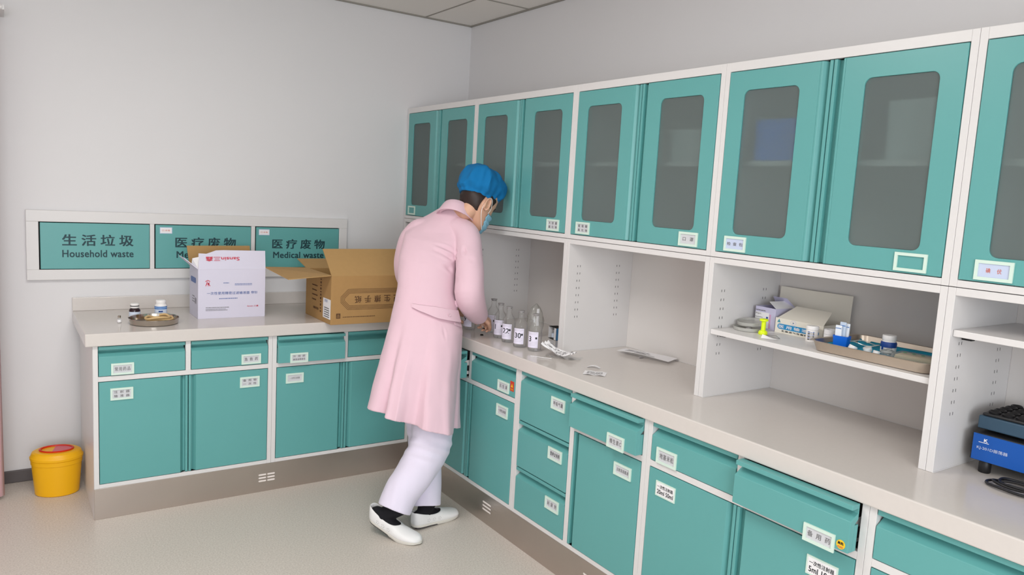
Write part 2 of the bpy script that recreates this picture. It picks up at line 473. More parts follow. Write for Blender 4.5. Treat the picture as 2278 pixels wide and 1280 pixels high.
yB, wB = -1.63, .80
c = base_cabinet('base cabinet with a stack of three drawers beside a single door, half open top drawer', side(yB), RZ, wB, mid=.385, midfull=True)
m = .385
for (z0, z1, ln, lz) in ((.571, .791, '呼吸气囊', .685), (.361, .571, '营养支持药', .472), (.1625, .361, '利 尿 剂', .258)):
    d = drawer(c, ST, m-.0125, z0, z1); holder(d, .247, .337, lz, lz+.051, [ln], ink='ink' if lz < .6 and lz > .4 else 'ink_grey')
d = drawer(c, m+.0125, wB-ST, D0, D1, pull=.03); holder(d, .629, .719, .648, .701, ['维生素C'], yf=-.032)
d = door(c, m+.0125, wB-ST, B0, B1, 'L'); holder(d, .645, .736, .542, .590, [('注射用溶媒液', .84, .45)])

yC, wC = -2.43, .813
c = base_cabinet('base cabinet with syringe size notices on both doors and a drawer pulled out', side(yC), RZ, wC, mid=.398)
m = .398
d = drawer(c, ST, m-.011, D0, D1); holder(d, .052, .144, .656, .711, ['地塞米松'])
d = drawer(c, m+.011, wC-ST, D0, D1, pull=.04); holder(d, .659, .753, .643, .693, [('备 用 药', .9, .5)], yf=-.042)
b = MB(); b.lathe([(.0005, 0), (.0125, 0), (.0125, .0012), (.0005, .0012)], M['sticker_yellow'], segs=24, X=Matrix.Translation((.7695, -.042, .674)) @ Matrix.Rotation(pi/2, 4, 'X'))
b.text('高危', (.761, -.0432, .674), (1,0,0), (0,0,1), .017, .008, M['ink'], bold=.04); b.text('药品区', (.761, -.0432, .6645), (1,0,0), (0,0,1), .017, .006, M['ink_orange'], bold=.02)
b.build('round_sticker', d)
d = door(c, ST, m, B0, B1, 'R'); paper_label(d, .060, .150, .541, .594, [('一次性注射器', .10, .90, .56, .80), ('20ml 50ml', .10, .92, .18, .48)])
d = door(c, m, wC-ST, B0, B1, 'L'); paper_label(d, .653, .749, .532, .588, [('一次性注射器', .10, .90, .56, .80), ('5ml 10ml', .10, .90, .18, .48)])

yD, wD = -3.243, .81
c = base_cabinet('base cabinet with one broad drawer front, cut off by the photo edge', side(yD), RZ, wD, mid=.55)
d = drawer(c, ST, .55-.011, D0, D1); holder(d, .425, .517, .655, .708, ['抢救药品'])
d = drawer(c, .55+.011, wD-ST, D0, D1)
d = door(c, ST, .55, B0, B1, 'R'); d = door(c, .55, wD-ST, B0, B1, 'L')

# plinths -------------------------------------------------------------------
def vent(b, M4, x0, x1, z0, z1, cols=2):
    gap = .005; n = 3; h = .0085
    for i in range(n):
        zc = z0 + (z1-z0)*(i+.5)/n
        for k in range(cols):
            a = x0 + (x1-x0)*k/cols + (gap/2 if k else 0); e = x0 + (x1-x0)*(k+1)/cols - (gap/2 if k < cols-1 else 0)
            pts = []
            for q in range(7): an = pi/2 + pi*q/6; pts.append((a + h/2 + h/2*cos(an), zc + h/2*sin(an)))
            for q in range(7): an = -pi/2 + pi*q/6; pts.append((e - h/2 + h/2*cos(an), zc + h/2*sin(an)))
            b.add([(p[0], -.0012, p[1]) for p in pts], [tuple(range(len(pts)))], M['slot'])
t = thing('plinth', 'brushed steel plinth along the floor under the back run of cabinets', 'plinth', (XL, YF, 0), 0)
b = MB(); b.box(0, XR-XL+.0, 0, .012, 0, KICK-.0005, M['steel']); b.box(-.0006, .012, .0125, .60, 0, KICK-.0005, M['white_metal']); b.build('kick_plate', t, bevel=.001)
b = MB(); vent(b, None, .719, .800, .048, .096); b.build('vent_slots', t)
t = thing('plinth', 'brushed steel plinth along the floor under the side run, nearer the camera', 'plinth', (XR, YF, 0), RZ)
b = MB(); b.box(.0, 3.455, 0, .012, 0, KICK-.0005, M['steel']); b.build('kick_plate', t, bevel=.001)
b = MB(); vent(b, None, .80, .872, .058, .110, 1); b.build('vent_slots', t)
b = MB(); vent(b, None, 1.545, 1.66, .048, .096); b.build('vent_slots', t)

# worktop -------------------------------------------------------------------
b = MB(); o1, o2 = .029, .0155
poly = [(XL-o1, WB-.001), (XL-o1, YF-o2), (XR-o2, YF-o2), (XR-o2, -4.053), (WR-.001, -4.053), (WR-.001, WB-.001)]
n = len(poly)
b.add([(p[0], p[1], ZW) for p in poly] + [(p[0], p[1], ZT) for p in poly],
      [tuple(range(n-1, -1, -1)), tuple(range(n, 2*n))] + [(i, (i+1) % n, n+(i+1) % n, n+i) for i in range(n)], M['worktop'])
wt = b.build('worktop', bevel=.004)
tag(wt, 'pale stone L-shaped worktop running along both walls above the base cabinets', 'worktop')
b = MB(); b.box(XL-o1, XU-.0005, WB-.021, WB-.001, ZT+.0002, ZT+.067, M['worktop']); tag(b.build('backsplash', bevel=.002), 'low pale stone upstand along the back wall behind the cartons', 'backsplash')

# ------------------------------------------------------------------ wall units over the side run
ZH, ZU0, ZU1 = 1.3645, 1.3665, 2.0385          # hutch top, wall unit bottom and top
YU = [.0405, -.773, -1.6065, -2.431, -3.2555, -4.07]
def holder_u(o, w, side_, lines, card='card', ink='ink_grey'):
    if side_ == 'L': a = ST + .041
    else: a = w - ST - .041 - .0915
    return holder(o, a, a+.0915, 1.3925, 1.4445, lines, card=card, ink=ink)

def wall_cabinet(i, label, left, right):
    w = YU[i] - YU[i+1]
    t = thing('wall_cabinet', label, 'cabinet', (XU, YU[i], 0), RZ, 'white framed wall cabinets with frosted teal doors')
    D = .40; b = MB(); W_ = M['white_metal']; I_ = M['inner_white']
    b.box(.0003, .018, .0202, D, ZU0, ZU1, W_); b.box(w-.018, w-.0003, .0202, D, ZU0, ZU1, W_)
    b.box(.018, w-.018, .0202, D, ZU1-.012, ZU1, W_); b.box(.018, w-.018, .0202, D, ZU0, ZU0+.012, W_)
    b.box(.018, w-.018, D-.008, D, ZU0+.012, ZU1-.012, I_)
    b.build('carcass', t)
    b = MB()
    b.box(.0004, ST, 0, .02, ZU0, ZU1, W_); b.box(w-ST, w-.0004, 0, .02, ZU0, ZU1, W_)
    b.box(ST, w-ST, 0, .02, ZU1-.031, ZU1, W_); b.box(ST, w-ST, 0, .02, ZU0, ZU0+.0185, W_)
    b.build('face_frame', t, bevel=.001)
    b = MB(); b.box(.02, w-.02, .06, D-.01, 1.69, 1.708, I_); b.build('shelf', t)
    z0, z1 = ZU0+.0185, ZU1-.031; m = w/2
    for s, x0, x1, spec in (('R', ST, m, left), ('L', m, w-ST, right)):
        if s == 'R': win = (x0+.068, x0+.068+.2145, 1.452, 1.940)
        else: win = (x1-.068-.2145, x1-.068, 1.452, 1.940)
        d = door(t, x0, x1, z0, z1, s, win)
        b = MB(); b.box(win[0]+.0006, win[1]-.0006, .0025, .0065, win[2]+.0006, win[3]-.0006, M['frost']); b.build('glass_pane', d)
        if spec: holder_u(d, w, 'L' if s == 'R' else 'R', *spec)
    return t
wall_cabinet(0, 'wall cabinet in the corner against the back wall, mostly above the blue cap', (None,), None)
wall_cabinet(1, 'wall cabinet directly to the viewer side of the blue cap, six-character label on one door', None, (['大 容 量', '氯 化 钠'],))
wall_cabinet(2, 'wall cabinet above the empty open bay, labels on both its doors', (['葡 萄 糖', '氯 化 钠'],), ([('口  罩', .7, .4)],))
wall_cabinet(3, 'wall cabinet above the shelf with the steel tray, blue boxes showing behind its frosted pane', ([('检 查 包', .9, .34)], 'card_blue'), (None,))
wall_cabinet(4, 'wall cabinet with a red lettered label, cut off by the photo edge', ([('碘   伏', .5, .36)], 'card_blue', 'ink_orange'), None)

# things standing inside the wall cabinets, seen dimly through the frosted panes
def plain_box(name, label, cat, x0, x1, y0, y1, z0, z1, m, group=None, lid=True):
    b = MB(); cx, cy = (x0+x1)/2, (y0+y1)/2
    b.box(x0-cx, x1-cx, y0-cy, y1-cy, 0, z1-z0, m)
    if lid: b.box(x0-cx-.002, x1-cx+.002, y0-cy-.002, y1-cy+.002, (z1-z0)*.7, (z1-z0)+.002, m)
    o = b.build(name, loc=(cx, cy, z0), bevel=.002); return tag(o, label, cat, group)
M['blue_box'] = mat('blue_box', (0, 130, 250), 0.5); M['pale_box'] = mat('pale_box', (206, 208, 206), 0.6); M['dark_box'] = mat('dark_box', (70, 74, 78), 0.6)
plain_box('storage_box', 'blue box dimly seen on the cabinet shelf behind the frosted pane above the tray', 'box', -.335, -.12, -2.735, -2.53, 1.7085, 1.845, M['blue_box'])
plain_box('storage_box', 'pale box dimly seen behind the frosted pane beside the blue box', 'box', -.32, -.12, -3.16, -2.99, 1.7085, 1.88, M['pale_box'])
plain_box('storage_box', 'pale box dimly seen behind the frosted pane over the empty bay', 'box', -.32, -.12, -2.32, -2.12, 1.7085, 1.83, M['pale_box'])
plain_box('storage_box', 'dark box dimly seen low behind the frosted pane beside the blue cap', 'box', -.31, -.12, -1.56, -1.44, 1.379, 1.58, M['dark_box'])

def open_shelf(i, label, shelf_z=None):
    w = YU[i] - YU[i+1]
    t = thing('open_shelf_unit', label, 'shelf unit', (XU, YU[i], 0), RZ, 'white open shelf units on the worktop')
    D = .395; W_ = M['white_metal']; I_ = M['inner_white']
    b = MB()
    for s in (0, 1):
        x0, x1 = ((.0004, ST) if s == 0 else (w-ST, w-.0004))
        b.box(x0, x1, 0, D, ZT+.0003, ZH, W_)
        # shelf pin slots, set in the inner faces
        xf = x1 + .0003 if s == 0 else x0 - .0003
        for k in range(8):
            z = 1.242 - .0331*k
            for yy in (.055, .070, .292, .308):
                b.add([(xf, yy-.0012, z-.0045), (xf, yy+.0012, z-.0045), (xf, yy+.0012, z+.0045), (xf, yy-.0012, z+.0045)], [(0,1,2,3)], M['dark'])
    b.box(ST, w-ST, D-.006, D, ZT+.0003, ZH, I_)
    b.box(ST, w-ST, 0, D-.006, ZH-.021, ZH, W_)
    b.build('carcass', t, bevel=.0012)
    # sealant bead along the worktop
    b = MB(); b.box(ST, w-ST, D-.0085, D-.0062, ZT+.0003, ZT+.003, M['white_metal'])
    b.box(ST, ST+.002, .0, D-.008, ZT+.0003, ZT+.003, M['white_metal']); b.build('sealant_bead', t)
    if shelf_z:
        b = MB(); b.box(ST+.001, w-ST-.001, .012, D-.008, shelf_z-.018, shelf_z, W_); sh = b.build('shelf', t, bevel=.0015)
        for xx in (ST+.003, w-ST-.028):
            b = MB(); b.box(xx, xx+.025, .06, .08, shelf_z-.030, shelf_z-.0185, M['black']); b.build('shelf_support', sh)
    return t
open_shelf(0, 'white open shelf bay in the corner, hidden behind the person')
open_shelf(1, 'white open shelf bay behind the glass infusion bottles')
open_shelf(2, 'empty white open shelf bay without a shelf, flat packet lying on the worktop below')
open_shelf(3, 'white open shelf bay whose shelf carries the steel tray', 1.105)
open_shelf(4, 'white open shelf bay over the blue laboratory shaker', 1.250)

# ------------------------------------------------------------------ waste chute panel on the back wall
t = thing('waste_chute_panel', 'white wall panel with three teal waste hatches lettered in Chinese and English', 'waste hatch panel', (0, WB, 0), 0)
# first measurements, corrected to metres on the wall
def sx(x): return 1.01017*x + 0.02549
def sz(z): return 1.01017*z - 0.01569
yb_, yf_ = -.001, -.022
b = MB(); xs = [(-2.346, -1.862), (-1.841, -1.353), (-1.332, -.846)]
X0, X1, Z0, Z1 = sx(-2.397), sx(-.797), sz(1.0135), sz(1.350)
hz0, hz1 = sz(1.064), sz(1.2955)
b.box(X0, X1, yf_, yb_, hz1, Z1, M['white_metal']); b.box(X0, X1, yf_, yb_, Z0, hz0, M['white_metal'])
edges = [X0] + [v for p in xs for v in (sx(p[0]), sx(p[1]))] + [X1]
for q in range(0, len(edges), 2): b.box(edges[q], edges[q+1], yf_, yb_, hz0, hz1, M['white_metal'])
for p in xs: b.box(sx(p[0]), sx(p[1]), -.006, yb_, hz0, hz1, M['dark'])
b.build('frame', t, bevel=.002)
words_ = [('生活垃圾', 'Household waste', (-2.250, -1.938, 1.180, 1.237), (-2.250, -1.938, 1.124, 1.160)),
          ('医疗废物', 'Medical waste', (-1.741, -1.434, 1.174, 1.230), (-1.735, -1.440, 1.120, 1.156)),
          ('医疗废物', 'Medical waste', (-1.237, -.932, 1.172, 1.227), (-1.231, -.938, 1.119, 1.155))]
for p, (zh, en, r1, r2) in zip(xs, words_):
    b = MB(); b.box(sx(p[0])+.006, sx(p[1])-.0015, -.020, -.007, hz0+.003, hz1-.004, M['teal']); hd = b.build('hatch_door', t, bevel=.0015)
    b = MB()
    b.text(zh, (sx(r1[0]), -.020, sz(r1[2])), (1,0,0), (0,0,1), sx(r1[1])-sx(r1[0]), sz(r1[3])-sz(r1[2]), M['sign_ink'], bold=.022, spacing=1.5)
    b.text(en, (sx(r2[0]), -.020, sz(r2[2])), (1,0,0), (0,0,1), sx(r2[1])-sx(r2[0]), sz(r2[3])-sz(r2[2]), M['sign_ink'], bold=.02, spacing=1.05)
    b.build('lettering', hd)
    if zh == '医疗废物':
        a = sx(p[0]) + (.026 if p[0] < -1.5 else .020)
        b = MB(); zt_ = sz(1.280)
        b.box(a, a+.060, -.0206, -.0200, zt_-.033, zt_, M['card_blue']); b.box(a+.003, a+.057, -.0210, -.0206, zt_-.030, zt_-.003, M['paper'])
        b.text('已消毒', (a+.010, -.0210, zt_-.021), (1,0,0), (0,0,1), .040, .009, M['ink_orange']); b.build('sticker', hd)

# ------------------------------------------------------------------ cartons on the back worktop
def marks(b, rows, o, ux, uy, m):
    """small printed lines that cannot be read in the photo: rows of (x, y, w, h, words)"""
    rnd = random.Random(7)
    ux, uy = Vector(ux).normalized(), Vector(uy).normalized(); n = ux.cross(uy); o = Vector(o)
    for (x, y, w, h, k) in rows:
        a = x
        while a < x + w - .001:
            l = min(rnd.uniform(.6, 1.8)*h*k, x + w - a)
            vs = [o + ux*p + uy*q + n*.0006 for p, q in ((a, y), (a+l, y), (a+l, y+h), (a, y+h))]
            b.add(vs, [(0,1,2,3)], m); a += l + h*.5

t = thing('carton', 'opened white carton with red and blue print, flaps up, on the back worktop', 'cardboard box', (-1.5355, -.2635, ZT), 0)
w, d, h = .327, .196, .2475; x0, x1, y0, y1 = -w/2, w/2, -d/2, d/2; T = .004
b = MB()
b.box(x0, x1, y0, y0+T, 0, h, M['box_white']); b.box(x0, x1, y1-T, y1, 0, h, M['box_white'])
b.box(x0, x0+T, y0+T, y1-T, 0, h, M['box_white']); b.box(x1-T, x1, y0+T, y1-T, 0, h, M['box_white']); b.box(x0+T, x1-T, y0+T, y1-T, 0, T, M['kraft_in'])
b.build('body', t, bevel=.001)
b = MB()   # front flap, its far end torn
top = [(x0+.004, .326), (x0+.040, .324), (x0+.060, .331), (x0+.085, .341), (x0+.12, .3425), (x1, .3395)]
vs = [(x0, y0, h), (x1, y0, h)] + [(a, y0 + .012, z) for a, z in top[::-1]]
vb = [(p[0], p[1]+.0035, p[2]) for p in vs]; n = len(vs)
b.add(vs, [tuple(range(n))], M['box_white']); b.add(vs + vb, [tuple(range(2*n-1, n-1, -1))] + [(i, n+i, n+(i+1) % n, (i+1) % n) for i in range(n)], M['kraft_in'])
fx = b.build('flap', t)
b = MB(); yy = y0+.004
# logo upside down on the flap
tilt = Vector((0, .012, .0935)).normalized()
def fl(x, z): return (x, y0 + .012*(z-h)/.0935 - .0008, z)
b.text('Sansin三鑫', fl(x0+.198, .310), (-1,0,0), -tilt, .162, .023, M['ink_red'], bold=.012)
b.build('flap_print', fx)
b = MB()   # kraft layer of the flap behind, standing up
b.sheet((x0-.002, y1-.001, h), (x1-.02, y1-.001, h), (x1-.025, y1+.012, .349), (x0-.012, y1+.012, .347), .0035, M['kraft_in']); b.build('flap', t)
b = MB(); b.sheet((x0, y1-.01, h), (x0, y0+.008, h), (x0-.055, y0+.05, h+.050), (x0-.055, y1-.02, h+.050), .003, M['box_white']); b.build('flap', t)
b = MB(); b.add([(x0+.003, y0+.03, h-.002), (x0+.004, y0+.004, h-.003), (x0+.006, y0+.006, h+.062), (x0-.020, y0+.035, h+.052), (x0-.021, y0+.05, h+.022)], [(0,1,2,3,4)], M['paper']); b.build('torn_liner', t)
b = MB(); yf = y0 - .0005; P = lambda X, Z: (X + 1.5355, yf, Z - ZT)   # world x, z on the front face
m_ = M['ink_red']
q = P(-1.665, 1.013)
# red figure mark: two strokes like a roof over two leaning strokes
def stroke(a, c, wd, mt_):
    L = sqrt((c[0]-a[0])**2 + (c[1]-a[1])**2); dx, dz = -(c[1]-a[1])/L*wd/2, (c[0]-a[0])/L*wd/2
    b.add([(a[0]-dx, yf-.0002, a[1]-dz), (c[0]-dx, yf-.0002, c[1]-dz), (c[0]+dx, yf-.0002, c[1]+dz), (a[0]+dx, yf-.0002, a[1]+dz)], [(0,1,2,3)], mt_)
bx, bz = q[0], q[2]
for a, c in (((0,.024),(.011,.030)), ((.011,.030),(.022,.024)), ((.009,.024),(.002,.001)), ((.011,.018),(.022,.001)), ((.018,.020),(.012,.001)), ((.006,.012),(.019,.012))):
    stroke((bx+a[0], bz+a[1]), (bx+c[0], bz+c[1]), .0032, m_)
b.build('emblem', t); b = MB()
b.text('一次性使用精密过滤输液器 带针', P(-1.658, .970), (1,0,0), (0,0,1), .247, .015, M['ink_blue'], bold=.008, spacing=1.1)
b.text('Sansin-三鑫', P(-1.462, .904), (1,0,0), (0,0,1), .056, .008, M['ink_red'], bold=.01)
b.build('lettering', t); b = MB()
marks(b, [(.163-.327/2+.12, .177, .028, .0035, 1.6), (.163-.327/2+.175, .172, .085, .0025, 3), (.163-.327/2+.175, .166, .085, .0025, 3), (.163-.327/2+.10, .098, .09, .004, 1.5)], (x0+.0, yf, 0), (1,0,0), (0,0,1), M['ink_blue'])
marks(b, [(.036, .054, .112, .003, 2.2), (.036, .046, .095, .0025, 2.2), (.036, .040, .105, .0025, 2.2)], (x0, yf, 0), (1,0,0), (0,0,1), M['ink_grey'])
b.build('small_print', t)
b = MB(); xl = x0 - .0006
def rrect(y_a, y_b, z_a, z_b, r):
    out = []
    for (cy, cz, a0) in ((y_b-r, z_b-r, 0), (y_a+r, z_b-r, 90), (y_a+r, z_a+r, 180), (y_b-r, z_a+r, 270)):
        for k in range(5): an = radians(a0+22.5*k); out.append((xl, cy+r*cos(an), cz+r*sin(an)))
    return out
pp = rrect(y0+.045, y0+.165, .172, .200, .013); b.add(pp, [tuple(range(len(pp)))], M['ink_blue'])
marks(b, [(.03, .075, .05, .004, 1.2), (.03, .088, .045, .004, 1.2), (.03, .102, .05, .004, 1.2), (.09, .07, .03, .03, .5)], (xl, y1-.04, 0), (0,-1,0), (0,0,1), M['ink_grey'])
b.build('side_lettering', t)
b = MB(); b.tube([(x1+.001, -.02, .236), (x1+.010, -.02, .20), (x1+.016, -.02, .16), (x1+.014, -.02, .12), (x1+.004, -.02, .07), (x1+.001, -.02, .05)], .003, M['ink_grey'], 8); b.build('strap', t, smooth=1.0)

t = thing('carton', 'opened brown cardboard carton with upside-down lettering, overhanging the back worktop edge', 'cardboard box', (-.895, -.5125, ZT), 0)
w, d, h = .50, .371, .2465; x0, x1, y0, y1 = -w/2, w/2, -d/2, d/2; T = .005; K = M['kraft']; KI = M['kraft_in']
b = MB()
b.box(x0, x1, y0, y0+T, 0, h, K); b.box(x0, x1, y1-T, y1, 0, h, K); b.box(x0, x0+T, y0+T, y1-T, 0, h, K); b.box(x1-T, x1, y0+T, y1-T, 0, h, K); b.box(x0+T, x1-T, y0+T, y1-T, 0, T, KI)
b.build('body', t, bevel=.0015)
b = MB(); b.sheet((x0+.001, y0+.001, h), (x1-.001, y0+.001, h), (x1-.01, y0+.150, h+.125), (x0+.006, y0+.150, h+.123), .004, KI); b.build('flap', t)
b = MB(); b.sheet((x0, y1-.004, h), (x0, y0+.004, h), (x0-.222, y0-.02, h-.012), (x0-.226, y1-.012, h+.006), .004, KI); b.build('flap', t)
b = MB(); b.sheet((x0+.003, y1, h), (x1-.003, y1, h), (x1-.003, y1+.16, h+.035), (x0+.003, y1+.16, h+.035), .004, KI); b.build('flap', t)
b = MB(); b.sheet((x1-T, y0+.01, h), (x1-T, y1-.01, h), (x1-T-.02, y1-.01, h-.17), (x1-T-.02, y0+.01, h-.17), .004, KI); b.build('flap', t)
b = MB(); yf = y0 - .0008; P = lambda X, Z: (X + .895, yf, Z - ZT)
for k in range(4):                      # nested outline with cut corners
    g = .0065*k; c = .038 - .004*k
    a0, a1, z0_, z1_ = -1.094+g, -.66-g, .925+g, 1.029-g
    ol = [(a0+c, z0_), (a1-c, z0_), (a1, z0_+c), (a1, z1_-c), (a1-c, z1_), (a0+c, z1_), (a0, z1_-c), (a0, z0_+c)]
    for i in range(8):
        p, q = ol[i], ol[(i+1) % 8]; L = sqrt((q[0]-p[0])**2 + (q[1]-p[1])**2); nx, nz = -(q[1]-p[1])/L*.0009, (q[0]-p[0])/L*.0009
        b.add([P(p[0]-nx, p[1]-nz), P(q[0]-nx, q[1]-nz), P(q[0]+nx, q[1]+nz), P(p[0]+nx, p[1]+nz)], [(0,1,2,3)], M['ink_brown'])
b.build('printed_border', t); b = MB()
for i, ch in enumerate('纸手擦生卫'):
    b.text(ch, P(-.985 + .0535*i, .994), (-1,0,0), (0,0,-1), .036, .036, M['ink_brown'], bold=.012)
b.build('lettering', t); b = MB()
b.box(*[v for v in (-1.117+.895, -1.095+.895)], yf-.0003, yf, .882-ZT, .907-ZT, M['ink_brown'])
b.text('品', P(-1.113, .886), (1,0,0), (0,0,1), .014, .016, K)
b.build('emblem', t); b = MB()
marks(b, [(.063, .036, .175, .0035, 1.3)], (x0, yf, 0), (1,0,0), (0,0,1), M['ink_brown'])
b.build('small_print', t)
b = MB(); xf = x0 - .0008
marks(b, [(.04, .17, .08, .006, 1.4), (.04, .145, .07, .006, 1.4), (.04, .12, .08, .006, 1.4), (.06, .05, .08, .012, .6), (.04, .095, .06, .006, 1.4)], (xf, y1-.06, 0), (0,-1,0), (0,0,1), M['ink_brown'])
marks(b, [(0, 0, .19, .016, .55)], (xf, y0+.135, .045), (0,0,1), (0,1,0), M['ink_brown'])
b.build('side_lettering', t)
b = MB(); b.box(x0-.0016, x0-.0006, y0+.004, y0+.106, .026, .126, M['paper'])
marks(b, [(.018, .082, .045, .014, .3)], (x0-.0017, y0+.1, .026), (0,-1,0), (0,0,1), M['ink_blue'])
marks(b, [(.012, .055-.011*k, .07, .005, .8) for k in range(5)], (x0-.0017, y0+.1, .022), (0,-1,0), (0,0,1), M['ink'])
b.build('shipping_label', t)

# ------------------------------------------------------------------ small things on the back worktop
t = thing('steel_dish', 'round polished steel dish near the front edge of the back worktop', 'dish', (-1.905, -.415, ZT+.0005))
b = MB(); b.lathe([(.001, 0), (.098, 0), (.104, .003), (.108, .026), (.111, .0275), (.1105, .029), (.107, .028), (.1025, .006), (.097, .003), (.001, .003)], M['dish_steel'], segs=56)
b.build('bowl', t, smooth=.7)
M['latex'] = mat('tan_latex', (214, 180, 128), 0.5)
b = MB(); pts = []
for k in range(60):
    a = k/59*2*pi*2.2; r = .055 + .012*sin(a*1.3)
    pts.append((-1.890 + r*cos(a), -.410 + .75*r*sin(a), ZT + .012 + .022*(k/59) + .004*sin(3*a)))
b.tube(pts, .0055, M['latex'], 8); tag(b.build('tourniquet', smooth=1.0), 'tan rubber tourniquet tube coiled in the steel dish', 'tourniquet')
def vial(name, label, cat, loc, parts, group=None, segs=24):
    t = thing(name, label, cat, loc, 0, group)
    for pn, prof, mt_ in parts:
        b = MB(); b.lathe(prof, mt_, segs=segs); b.build(pn, t, smooth=.6)
    return t
M['brown_glass'] = mat('dark_brown_glass', (44, 24, 30), 0.12); M['pp_white'] = mat('white_plastic', (242, 238, 236), 0.35); M['lab_blue'] = mat('label_blue', (50, 116, 190), 0.45); M['lab_pale'] = mat('label_pale', (214, 224, 240), 0.5)
M['lab_navy'] = mat('label_navy', (24, 66, 140), 0.45)
vial('glass_vial', 'tiny clear glass vial with metal cap standing alone on the back worktop', 'vial', (-2.046, -.365, ZT),
     [('body', [(.001,0),(.0085,0),(.009,.002),(.009,.019),(.005,.024),(.005,.027)], M['glass']), ('label', [(.0092,.004),(.0093,.004),(.0093,.017),(.0092,.017)], M['paper']), ('cap', [(.005,.025),(.0065,.025),(.007,.033),(.005,.036),(.001,.036)], M['dish_steel'])])
t = vial('medicine_bottle', 'small dark brown medicine bottle with white cap behind the steel dish', 'bottle', (-1.968, -.268, ZT),
     [('body', [(.001,0),(.0235,0),(.025,.002),(.025,.043),(.0225,.049),(.017,.052),(.017,.058)], M['brown_glass']),
      ('label', [(.0252,.004),(.0255,.004),(.0255,.036),(.0252,.036)], M['lab_pale']),
      ('cap', [(.001,.053),(.0185,.053),(.0195,.0545),(.0195,.062),(.0185,.063),(.0185,.064),(.0195,.065),(.0195,.072),(.017,.075),(.001,.075)], M['pp_white'])])
b = MB(); b.lathe([(.0196,.0615),(.0199,.0615),(.0199,.0655),(.0196,.0655)], M['ink'], segs=24); b.build('cap_band', t, smooth=.6)
t = vial('pill_bottle', 'white pill bottle with blue bands behind the coiled tourniquet on the back worktop', 'bottle', (-1.845, -.225, ZT),
     [('body', [(.001,0),(.026,0),(.028,.002),(.028,.056),(.025,.062),(.021,.064)], M['pp_white']),
      ('label', [(.0282,.006),(.0285,.006),(.0285,.050),(.0282,.050)], M['lab_pale']),
      ('cap', [(.001,.062),(.0225,.062),(.0235,.064),(.0235,.078),(.021,.082),(.001,.082)], M['pp_white'])])
b = MB()
for z in (.046, .038): b.lathe([(.0286,z),(.0289,z),(.0289,z+.0055),(.0286,z+.0055)], M['lab_blue'], segs=24)
b.build('label_bands', t, smooth=.6)
b = MB(); pts = [(-.0290*cos(a)*1.0, -.0290*sin(a), 0) for a in [radians(60+10*k) for k in range(5)]]
b.loft([[Vector((p[0], p[1], .024)) for p in pts], [Vector((p[0], p[1], .031)) for p in pts]], M['lab_navy'], False, False, closed=False); b.build('label_mark', t)

# ------------------------------------------------------------------ sharps bin
t = thing('sharps_bin', 'oval yellow sharps bin with a red-rimmed lid on the floor by the cabinet end', 'bin', (-2.297, -.172, 0), radians(-14))
M['bin_yellow'] = mat('yellow_plastic', (240, 178, 10), 0.36); M['bin_red'] = mat('red_plastic', (206, 44, 20), 0.35); M['bin_pink'] = mat('pink_film', (214, 92, 104), 0.3)
b = MB(); b.lathe([(.001,0),(.088,0),(.093,.004),(.103,.118),(.105,.150),(.108,.152),(.109,.172),(.106,.174)], M['bin_yellow'], segs=56, sy=.80); b.build('body', t, smooth=.5)
b = MB(); b.lathe([(.107,.174),(.112,.175),(.1125,.186),(.109,.190),(.103,.206),(.092,.212),(.001,.213)], M['bin_yellow'], segs=56, sy=.80); ld = b.build('lid', t, smooth=.5)
b = MB(); b.lathe([(.064,.2125),(.073,.2125),(.074,.217),(.070,.2195),(.065,.218)], M['bin_red'], segs=56, sy=.72); b.build('red_ring', ld, smooth=.6)
b = MB(); pts = [(.064*cos(a), .064*.72*sin(a), .2150) for a in [radians(-100+10*k) for k in range(21)]]
b.add(pts, [tuple(range(len(pts)))], M['bin_pink']); b.build('lid_film', ld)

# ------------------------------------------------------------------ curtain at the photo edge
M['curtain'] = mat('pink_cloth', (238, 190, 198), 0.8, sheen=.3)
b = MB(); r0 = []; r1 = []
N = 60
for k in range(N+1):
    x = -3.15 + .640*k/N; y = -.165 + .018*sin(k*1.05) + .006*sin(k*.37)
    r0.append(Vector((x, y, .02))); r1.append(Vector((x+.01*sin(k*.9), y+.004*sin(k*2.1), 2.2)))
b.loft([r0, r1], M['curtain'], False, False, closed=False)
t = thing('curtain', 'pale pink cloth curtain hanging at the edge of the photo beside the waste hatches', 'curtain', (0, 0, 0))
o = b.build('cloth', t, smooth=1.2); sm = o.modifiers.new('thick', 'SOLIDIFY'); sm.thickness = .003
b = MB(); b.tube([(-4.6, -.165, 2.235), (-2.47, -.165, 2.235)], .011, M['white_metal'], 12); b.build('rail', t, smooth=.8)
b = MB(); b.box(-2.485, -2.461, -.165, WB, 2.225, 2.245, M['white_metal']); b.box(-4.6, -4.576, -.165, WB, 2.225, 2.245, M['white_metal']); b.build('rail_bracket', t)

# ------------------------------------------------------------------ infusion bottles on the side worktop
M['stopper'] = mat('grey_rubber', (150, 146, 146), 0.5)
M['label_lilac'] = mat('bottle_label', (232, 226, 244), 0.55)
BG = 'glass infusion bottles lined up on the side worktop'
bot = thing('infusion_bottle', '', 'bottle', (0,0,0), 0, BG)
b = MB(); b.lathe([(.001,.003),(.026,0),(.030,.002),(.0315,.006),(.0315,.098),(.030,.108),(.024,.120),(.016,.131),(.0125,.140),(.0120,.152),(.0145,.155),(.0145,.164),(.0125,.166)], M['glass'], segs=32); b.build('glass_body', bot, smooth=.7)
b = MB(); b.lathe([(.001,.005),(.029,.005),(.0298,.009),(.0298,.085),(.001,.085)], M['water'], segs=32); b.build('liquid', bot, smooth=.7)
b = MB(); b.lathe([(.001,.160),(.0118,.160),(.0118,.166),(.0155,.1665),(.0155,.1700),(.001,.1705)], M['stopper'], segs=24); b.build('stopper', bot, smooth=.6)
